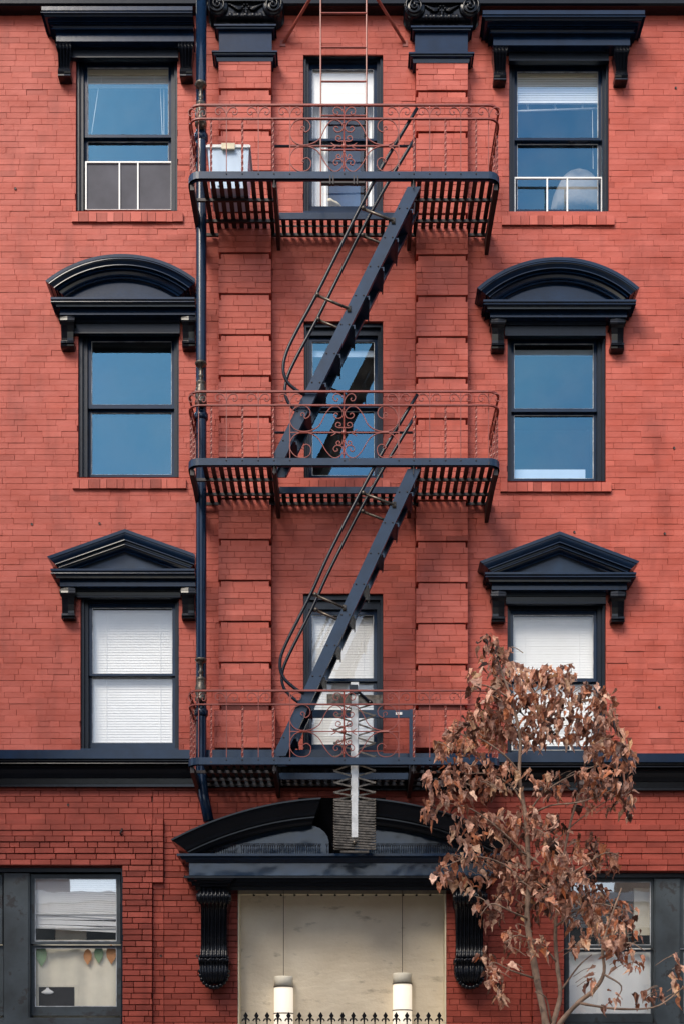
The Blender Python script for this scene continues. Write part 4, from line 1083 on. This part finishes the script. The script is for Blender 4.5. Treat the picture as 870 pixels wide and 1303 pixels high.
for i in range(len(lv) - 1):
    ya, yb_ = lv[i] + r2.uniform(-.4, .4), lv[i + 1] + r2.uniform(-.4, .4)
    x0_, x1_ = 425 + r2.uniform(-.8, .8), 477 + r2.uniform(-.8, .8)
    for s in (0, 1):
        mb = MB(); dd = SD - .02 + (.04 if s else 0)
        P = [w(x0_, ya if s else yb_, dd), w(x1_, yb_ if s else ya, dd)]
        mb.tube(P, .0095, 4, flat=(1.25, .5) if True else None); mb.build('lattice_arm', M['lattice'], SC)
mb = MB()
for y in lv:
    for xx in (425, 477): c = w(xx, y, SD); mb.lathe((c.x, c.y - .012, c.z), [(.008, 0), (.008, .012), (.003, .014)], 'y', 6)
mb.build('pivot_pins', M['lattice'], SC, kind='stuff')
mb = MB(); mb.box(wx(433, SD), wx(469, SD), -SD - .01, -SD + .03, wz(1085, SD), wz(1082.5, SD)); mb.ball(w(451, 1072, SD + .04), .022); mb.build('bottom_rung', M['lattice'], SC)

# ---------------------------------------------------------------- downpipe
DP = thing('downpipe', 'navy cast iron downpipe running down the wall left of the balconies', 'drainpipe')
mb = MB(); mb.smooth = True; pd = .36
mb.tube([w(256.5, y, pd) for y in (-60, 200, 500, 900, 985)] + [w(259, 1010, pd + .02), w(266, 1045, pd + .06)], .058, 14); mb.build('pipe', M['navy'], DP)
for y0 in (108, 463, 840):
    mb = MB(); mb.smooth = True
    c = w(256, y0, pd + .10)
    mb.lathe((c.x, c.y, c.z), [(.012, .02), (.06, .012), (.066, 0), (.055, -.02), (.02, -.035), (.018, -.10), (.03, -.13), (.022, -.15), (.018, -.17), (.05, -.20), (.055, -.215), (.05, -.225), (.05, -.26), (.062, -.29), (.062, -.36), (.05, -.40), (.065, -.41), (.065, -.44), (.03, -.46)], 'z', 14)
    mb.build('vent_finial', M['lattice'], DP)
    mb = MB(); mb.smooth = True; c = w(256.5, y0 + 62, pd); mb.lathe((c.x, c.y, c.z), [(.06, 0), (.075, -.02), (.075, -.07), (.06, -.09)], 'z', 16); mb.build('pipe_collar', M['navy'], DP)

# ---------------------------------------------------------------- storage bin on the top balcony
BN = thing('storage_bin', 'pale blue plastic storage bin with white lid on the top balcony', 'storage bin')
zf = LZ[0] - .074 + .037
bx0, bx1 = wx(265, .75), wx(317, .75); zt_ = wz(190, .75)
mb = MB(); base = len(mb.v); tp = .025
for z_, e, in ((zf, tp), (zt_, 0)):
    mb.v += [(bx0 + e, -.76 + e, z_), (bx1 - e, -.76 + e, z_), (bx1 - e, -.36 - e, z_), (bx0 + e, -.36 - e, z_)]
for i in range(4): j = (i + 1) % 4; mb.face(i, j, 4 + j, 4 + i)
mb.face(3, 2, 1, 0); mb.face(4, 5, 6, 7)
for q in (.25, .5, .75): xx = bx0 + (bx1 - bx0) * q; mb.box(xx - .008, xx + .008, -.748, -.735, zf + .02, zt_ - .1)
mb.build('tub', M['bin'], BN)
mb = MB()
mb.box(bx0 - .018, bx1 + .018, -.78, -.34, zt_ + .0, zt_ + .022); mb.box(bx0 - .005, bx1 + .005, -.765, -.355, zt_ + .022, zt_ + .04); mb.build('lid', M['white'], BN)
mb = MB(); cxm = (bx0 + bx1) / 2; mb.box(cxm - .07, cxm + .07, -.80, -.775, zt_ - .03, zt_ + .03); mb.build('latch_handle', M['cream'], BN)

# ---------------------------------------------------------------- cloth heaps behind the top windows
def heap(name, label, cat, px0, px1, py0, py1, d, mat, seed):
    mb = MB(); mb.smooth = True; a = w(px0, py1, d); b = w(px1, py0, d); cx_, rx = (a.x + b.x) / 2, (b.x - a.x) / 2; hz = b.z - a.z; r3 = random.Random(seed); ph = [r3.uniform(0, 6) for _ in range(6)]
    n, m = 18, 10; base = len(mb.v)
    for i in range(m + 1):
        for j in range(n):
            th = 2 * math.pi * j / n; v = i / m; rr = math.cos(v * math.pi / 2) ** .6 if v < 1 else .02
            rr *= 1 + .10 * math.sin(3 * th + ph[0] + v * 3) + .06 * math.sin(7 * th + ph[1])
            mb.v.append((cx_ + rx * rr * math.cos(th), -d + .14 * rr * math.sin(th), a.z + hz * (v ** .8 * (1 + .05 * math.sin(4 * th + ph[2])))))
    for i in range(m):
        for j in range(n): j2 = (j + 1) % n; mb.face(base + i * n + j, base + i * n + j2, base + (i + 1) * n + j2, base + (i + 1) * n + j)
    mb.face(*[base + m * n + j for j in range(n)]); mb.face(*[base + j for j in reversed(range(n))])
    o_ = mb.build(name, mat); o_['label'] = label; o_['category'] = cat
heap('cushion', 'grey beige covered cushion heaped inside the top right window', 'cushion', 699, 772, 217, 272, -.38, M['cloth'], 1)
heap('crumpled_cloth', 'small straw coloured crumpled cloth inside the top centre window', 'cloth', 400, 436, 257, 268, -.40, M['cream'], 2)

# ---------------------------------------------------------------- pendant lamps in the entrance
for (px_, pt, side) in ((361, 1244, 'left'), (511.5, 1240, 'right')):
    LM = thing('pendant_lamp', f'lit white cylinder pendant lamp hanging in doorway, {side} one of the two', 'lamp', group='pendant lamps in the doorway')
    d_ = -.11; rr = 12.2 * S
    c = w(px_, pt, d_)
    mb = MB(); mb.smooth = True; mb.lathe((c.x, c.y, c.z), [(rr * .9, -.10), (rr, -.13), (rr, -.62), (rr * .9, -.66)], 'z', 24); mb.build('shade', M['lamp'], LM)
    mb = MB(); mb.smooth = True; mb.lathe((c.x, c.y, c.z), [(.01, .02), (rr * .96, .012), (rr * 1.0, 0), (rr * 1.0, -.098)], 'z', 24); mb.build('cap', M['palecream'], LM)
    for zz in (-.10, -.40):
        mb = MB(); mb.smooth = True; mb.lathe((c.x, c.y, c.z), [(rr * 1.03, zz), (rr * 1.09, zz - .006), (rr * 1.03, zz - .012)], 'z', 24); mb.build('band', M['lattice'], LM)
    mb = MB(); mb.tube([(c.x, c.y, OW[-1][3] - .02), (c.x, c.y, c.z + .02)], .004, 5); mb.build('cord', M['lattice'], LM)

# ---------------------------------------------------------------- iron gate with spear pickets
GT = thing('iron_gate', 'black iron gate with pointed fleur spear tips across the pale doorway', 'gate')
gd = .06
ztip = wz(1287.5, gd); t_ = MB(); h = ztip - .18
t_.tube([(0, 0, 0), (0, 0, h - .10)], .010, 4)
pr = [(0, .0), (.012, .01), (.018, .035), (.012, .06), (.002, .10)]
hz_ = h - .105
t_.box(-.010, .010, -.010, .010, hz_ - .005, hz_ + .012)
# spear blade and side barbs as flat solid
def blade(mbx, pts, z0, th=.006):
    base = len(mbx.v); n = len(pts)
    for y in (-th, th): mbx.v += [(x, y, z0 + z) for x, z in pts]
    mbx.face(*[base + i for i in range(n)]); mbx.face(*[base + n + i for i in reversed(range(n))])
    for i in range(n): j = (i + 1) % n; mbx.face(base + i, base + n + i, base + n + j, base + j)
blade(t_, [(-.008, 0), (.008, 0), (.010, .03), (.026, .062), (0, .105), (-.026, .062), (-.010, .03)], hz_)
for s in (-1, 1):
    blade(t_, [(0, .022), (s * .02, .036), (s * .038, .026), (s * .047, .004), (s * .034, -.004), (s * .026, .016), (s * .012, .018), (0, .004)], hz_, .005)
PK = mesh_from(t_, 'picket', M['black'])
for q in range(19): link('picket', PK, GT, (wx(313 + q * 13.62, gd), -gd, .18))
mb = MB(); 
for zz in (.3, ztip - .28): mb.box(wx(305, gd), wx(565, gd), -gd - .008, -gd + .008, zz, zz + .03)
mb.build('gate_rail', M['black'], GT)

# ---------------------------------------------------------------- tree with dry leaves
TR = thing('street_tree', 'young street tree with curled dry brown leaves in front of the doorway side', 'tree')
TD = 2.1
def tp(px, py, dd=0.0): return w(px, py, TD + dd)
def limb(name, pts, r0, r1, parent, n=8):
    P = catmull([tp(*p) for p in pts], 4); mb = MB(); mb.smooth = True
    rs = [r0 + (r1 - r0) * i / (len(P) - 1) for i in range(len(P))]; rl = random.Random(len(P) + int(pts[0][0]))
    rs = [r * rl.uniform(.9, 1.12) for r in rs]
    mb.tube(P, rs, n); return mb.build(name, M['bark'], parent)
TK = limb('trunk', [(700, 1600), (700, 1480), (698, 1360), (694, 1305), (684, 1255), (677, 1215), (670, 1170), (672, 1110), (668, 1040), (660, 990), (661, 940), (650, 890), (636, 850), (628, 818)], .044, .006, TR, 10)
limb('branch', [(697, 1320, 0), (708, 1285, -.05), (712, 1262, -.08), (708, 1225, -.1), (706, 1180, -.12), (712, 1120, -.15), (722, 1060, -.2), (735, 1010, -.2), (745, 960, -.2), (748, 900, -.15)], .026, .006, TR)
limb('branch', [(700, 1330, 0), (712, 1302, .1), (735, 1276, .15), (757, 1258, .2), (768, 1236, .25), (766, 1205, .3), (776, 1170, .3), (790, 1130, .3)], .028, .007, TR)
limb('branch', [(735, 1276, .15), (756, 1280, .2), (790, 1284, .2), (830, 1282, .2), (855, 1268, .2), (885, 1240, .2)], .015, .005, TR)
brs = [((668, 1040, 0), (690, 1010, .1), (720, 990, .2), (755, 975, .2)), ((670, 1100, 0), (700, 1075, -.2), (740, 1040, -.25), (785, 1010, -.2)), ((662, 985, 0), (640, 960, .15), (610, 940, .2), (585, 935, .25)), ((660, 950, 0), (690, 920, .1), (720, 900, .2), (755, 890, .2)),
       ((655, 910, 0), (680, 880, -.15), (715, 862, -.2)), ((650, 890, 0), (625, 875, .1), (605, 870, .2)), ((670, 1090, 0), (640, 1060, .2), (600, 1030, .3), (560, 1020, .35)), ((672, 1130, 0), (640, 1100, .15), (600, 1090, .3), (560, 1105, .35)),
       ((672, 1170, 0), (650, 1160, .2), (625, 1150, .25), (610, 1165, .25)), ((708, 1225, -.1), (690, 1205, 0), (660, 1190, .2), (640, 1200, .3)), ((706, 1180, -.12), (730, 1160, 0), (760, 1150, .1), (800, 1160, .2)), ((712, 1120, -.15), (745, 1100, 0), (770, 1085, .1), (790, 1090, .1)),
       ((668, 1040, 0), (700, 1025, .2), (740, 1020, .3), (790, 1000, .25)), ((668, 1030, 0), (650, 1000, -.1), (620, 985, -.2), (590, 985, -.1)), ((680, 1245, 0), (650, 1235, .1), (625, 1225, .2), (618, 1250, .2)), ((766, 1205, .3), (800, 1200, .3), (820, 1210, .35)), ((700, 1300, 0), (694, 1270, .1), (680, 1262, .2)),
       ((712, 1262, -.08), (735, 1230, 0), (752, 1215, .1)), ((768, 1240, .25), (790, 1255, .3), (782, 1275, .3))]
for q in brs: limb('branch', q, .011, .004, TR, 6)

# leaf meshes
def leaf_mesh(v, rl):
    """hanging curled lobed leaf: base at origin, tip towards -z; returns verts, faces"""
    L = 1.0; prof = [(0, 0), (.14, -.04), (.25, -.02), (.29, -.16), (.33, -.30), (.28, -.42), (.29, -.56), (.18, -.70), (.10, -.86), (0, -1.0)]
    mid = [(0, 0), (0, -.18), (0, -.36), (0, -.58), (0, -.80), (0, -1.0)]
    verts = []; faces = []
    fold = (.75, 1.1, .4, 1.3)[v]; droop = (.25, .5, .15, -.25)[v]; tw = (.2, -.5, .6, 0)[v]
    def bend(x, z):
        yy = abs(x) * math.sin(fold) - droop * z * z * .9 + .05 * math.sin(z * 9 + x * 7); xx = x * math.cos(fold) * (1 + .25 * z)
        a = tw * z; return (xx * math.cos(a) - yy * math.sin(a), xx * math.sin(a) + yy * math.cos(a), z)
    rightp = prof; nP = len(prof)
    for s in (1, -1):
        b = len(verts)
        for x, z in prof: verts.append(bend(s * x * rl.uniform(.8, 1.15), z))
        mb_ = len(verts)
        for x, z in mid: verts.append(bend(0, z))
        pairs = [(0, 0), (1, 1), (2, 1), (3, 1), (4, 2), (5, 2), (6, 3), (7, 4), (8, 4), (9, 5)]
        for i in range(nP - 1):
            m0, m1 = pairs[i][1], pairs[i + 1][1]
            f = [b + i, b + i + 1, mb_ + m1] + ([mb_ + m0] if m1 != m0 else [])
            if len(set(f)) >= 3: faces.append(tuple(f if s > 0 else reversed(f)))
    return verts, faces
rl = random.Random(21)
LV = [leaf_mesh(v % 4, rl) for v in range(8)]
LME = []
for vs, fs in LV:
    me = bpy.data.meshes.new('leaf'); me.from_pydata(vs, [], fs); me.materials.append(M['leaf1']); LME.append(me)
clusters = [  # px, py, rx, ry, count
 (622, 822, 12, 12, 16), (630, 842, 20, 14, 30), (645, 858, 18, 14, 22), (603, 868, 9, 14, 9), (672, 862, 22, 10, 26), (700, 862, 22, 10, 26), (720, 858, 10, 8, 10),
 (632, 880, 14, 16, 20), (628, 900, 20, 16, 28), (665, 885, 16, 14, 24), (690, 895, 18, 18, 30), (715, 890, 18, 16, 28), (735, 880, 12, 12, 16), (757, 888, 14, 14, 20), (772, 905, 12, 22, 26),
 (605, 918, 22, 14, 32), (590, 935, 20, 16, 30), (575, 955, 20, 18, 30), (612, 945, 20, 20, 34), (635, 930, 20, 20, 34), (660, 925, 20, 20, 36), (680, 935, 16, 20, 28), (706, 925, 20, 22, 36), (735, 920, 16, 24, 34), (752, 935, 16, 20, 28), (780, 940, 16, 22, 34), (792, 965, 12, 20, 24), (765, 958, 16, 16, 24), (800, 1000, 6, 40, 22),
 (560, 1000, 18, 16, 22), (545, 1030, 9, 18, 12), (583, 990, 20, 16, 26), (612, 985, 16, 16, 20), (605, 1005, 20, 12, 22), (640, 990, 18, 18, 28), (575, 1025, 14, 14, 14), (590, 1060, 18, 16, 16), (615, 1055, 22, 18, 32), (645, 1050, 16, 20, 22), (668, 1048, 16, 18, 22), (680, 1000, 16, 14, 12), (702, 1000, 16, 14, 16), (745, 1000, 20, 18, 26), (770, 995, 20, 20, 30), (788, 1020, 12, 18, 18), (735, 1010, 10, 20, 10), (752, 1020, 8, 14, 8), (702, 1060, 18, 18, 26), (680, 1055, 20, 14, 20), (700, 1085, 16, 16, 20),
 (598, 1085, 12, 18, 12), (575, 1105, 18, 16, 20), (560, 1115, 10, 12, 10), (600, 1125, 14, 14, 14), (625, 1100, 22, 20, 32), (650, 1090, 16, 16, 20), (660, 1115, 20, 18, 26), (640, 1130, 20, 18, 24), (622, 1160, 20, 18, 22), (680, 1125, 18, 18, 24), (700, 1115, 18, 18, 26), (745, 1072, 14, 12, 12), (755, 1090, 20, 14, 22), (770, 1100, 18, 12, 18), (735, 1105, 20, 16, 24), (720, 1125, 22, 20, 34), (745, 1135, 24, 18, 34), (700, 1150, 20, 18, 26), (735, 1160, 24, 18, 34), (765, 1160, 20, 18, 30), (790, 1170, 18, 16, 22), (775, 1190, 20, 18, 24), (745, 1185, 20, 14, 20), (672, 1160, 14, 16, 14), (655, 1190, 10, 10, 6), (800, 1190, 14, 14, 12), (790, 1215, 14, 20, 18), (805, 1225, 8, 16, 8),
 (650, 1205, 11, 16, 10), (684, 1208, 13, 14, 11), (618, 1218, 9, 12, 7), (627, 1245, 10, 16, 14), (633, 1268, 7, 14, 8), (645, 1228, 5, 6, 3), (733, 1205, 14, 10, 10), (755, 1250, 7, 14, 5), (775, 1275, 9, 10, 5), (815, 1275, 16, 10, 8), (835, 1265, 10, 8, 5), (860, 1235, 8, 18, 8), (868, 1262, 9, 10, 5)]
allv = []
for (cx_, cy_, rx, ry, n) in clusters:
    dz = rl.uniform(-.35, .45)
    hue = rl.random()
    for i in range(int(n * 1.65)):
        a = rl.uniform(0, 6.283); q = math.sqrt(rl.random())
        px_, py_ = cx_ + 1.12 * rx * q * math.cos(a), cy_ - 4 + 1.15 * ry * q * math.sin(a)
        dd = dz + rl.uniform(-.2, .2)
        size = rl.uniform(.06, .14)
        M4 = Matrix.Translation(tp(px_, py_, dd)) @ Matrix.Rotation(rl.uniform(0, 6.28), 4, 'Z') @ Matrix.Rotation(abs(rl.gauss(0, .6)), 4, 'X') @ Matrix.Rotation(rl.gauss(0, .5), 4, 'Y') @ Matrix.Diagonal((size * rl.uniform(.8, 1.5), size * .9, size, 1))
        tone = max(0.02, min(1, .35 * hue + .65 * rl.random()))
        allv.append((size * (1 + dd * .1), M4, rl.randrange(8), tone))
allv.sort(key=lambda t: -t[0])
for s_, M4, vi, tone in allv[:300]:
    o_ = bpy.data.objects.new('leaf', LME[vi]); COL.objects.link(o_); o_.parent = TR; o_.matrix_world = M4
fb = MB()
for s_, M4, vi, tone in allv[300:]:
    vs, fs = LV[vi]; b = len(fb.v); fb.v += [tuple(M4 @ Vector(p)) for p in vs]; fb.tone = tone
    for f in fs: fb.face(*[b + i for i in f])
fb.build('foliage', M['leaf'], TR, kind='stuff')
# fine twigs
mb = MB()
for q in range(150):
    c = clusters[rl.randrange(len(clusters))]; x_, y_ = c[0] + rl.uniform(-c[2], c[2]), c[1] + rl.uniform(-c[3], c[3]) - 6; dd = rl.uniform(-.2, .35); l = rl.uniform(8, 26); sg = 1 if x_ > 680 else -1
    mb.tube(catmull([tp(x_ - sg * l, y_ + l * .5, dd), tp(x_ - sg * l * .4, y_ + l * .1, dd), tp(x_, y_, dd)], 3), [.0045] * 3 + [.004] * 3 + [.0025], 4)
mb.build('twigs', M['bark'], TR, kind='stuff')

# ---------------------------------------------------------------- building across the street (seen only in the window glass)
OBX = 9.0
OB = thing('low_building', 'low cream building across the street with flat roof and dark windows', 'building')
OY = -16.0
def omag(px, py): return (px - 435) * S * (D - OY - 0) / D * 1.0, CAMZ + (HY - py) * S * (D - OY) / D
mb = MB()
mb.box(-9, 9, OY - 9, OY, -.1, 6.3); mb.build('wall', M['creamwall'], OB)
mb = MB(); mb.box(-9.1, 9.1, OY - 9, OY + .35, 6.31, 6.55); mb.box(-9.05, 9.05, OY - 9, OY + .2, 6.15, 6.305); mb.build('eave', M['whitewall'], OB)
mb = MB()
for q in range(-5, 6):
    mb.box(q * 1.45 - .35, q * 1.45 + .35, OY + .001, OY + .03, 5.35, 5.75)
mb.build('upper_window', M['darkglass'], OB)
mb = MB(); mb.box(-9, 9, OY + .002, OY + .12, 5.18, 5.3); mb.build('string_course', M['darkglass'], OB)
for q in range(-12, 13):
    mb = MB(); xq = q * .5 + .15 * (q % 2); mb.lathe((xq, OY + .03, 4.95), [(.10, 0), (.10, -.03)], 'y', 10); mb.box(xq - .04, xq + .04, OY + .002, OY + .05, 5.0, 5.16); mb.build('ornament', M['green' if q % 2 else 'orange'], OB)
for q in range(-3, 5):
    mb = MB(); xq = q * 2.1 - .6; mb.box(xq - .5, xq + .5, OY + .001, OY + .02, 2.4, 4.35); mb.build('lower_window', M['darkglass'], OB)

# unseen tall blocks added either side to cut low sky light on the facade
for sx, hh_, mt, lb in ((-1, 21.0, 'farbrick', 'unseen tall block added to cut low sky light, left of the low cream one'), (1, 19.0, 'farstone', 'unseen tall block added to cut low sky light, right of the low cream one')):
    TB = thing('sky_blocker', lb, 'building')
    xa, xb = sorted((sx * 9.2, sx * 45))
    mb = MB(); mb.box(xa, xb, OY - 12, OY, -.1, hh_); mb.box(xa - .1, xb + .1, OY - .3, OY + .35, hh_ + .01, hh_ + .5); mb.build('wall', M[mt], TB)
    for fl in range(4):
        for q in range(9):
            x_ = xa + 1.3 + q * 2.7
            mb = MB(); mb.box(x_, x_ + 1.1, OY + .002, OY + .05, 1.6 + fl * 3.1, 3.4 + fl * 3.1); mb.build('window', M['darkglass'], TB)

for q in range(9):
    mb = MB(); mb.box(-8.8, 8.8, OY + .06, OY + .16, 5.72 + q * .05, 5.745 + q * .05); mb.build('louvre', M['whitewall'], OB)
for q in range(-3, 4):
    mb = MB(); mb.box(q * 2.6 - .06, q * 2.6 + .06, OY + .16, OY + .22, 5.6, 6.2); mb.build('louvre_post', M['stone'], OB)

# small holes and anchors in the brick
for (px_, py_) in ((41, 667), (127, 666), (730, 677), (845, 679), (857, 570), (859, 112), (205, 1216), (251, 1216), (87, 1024), (20, 240), (838, 900)):
    mb = MB(); c = w(px_, py_, .008); mb.lathe((c.x, c.y, c.z), [(.014, 0), (.013, .006), (.006, .004)], 'y', 8); mb.build('wall_anchor', M['iron'], BLD)
mb = MB(); mb.tube(catmull([w(155, 1052, .03), w(155.5, 1056, .07), w(153.5, 1060, .08), w(155, 1063, .05)], 3), .011, 6); mb.box(wx(152), wx(158), -.05, 0, wz(1056), wz(1050)); mb.build('wall_hook', M['iron'], BLD)
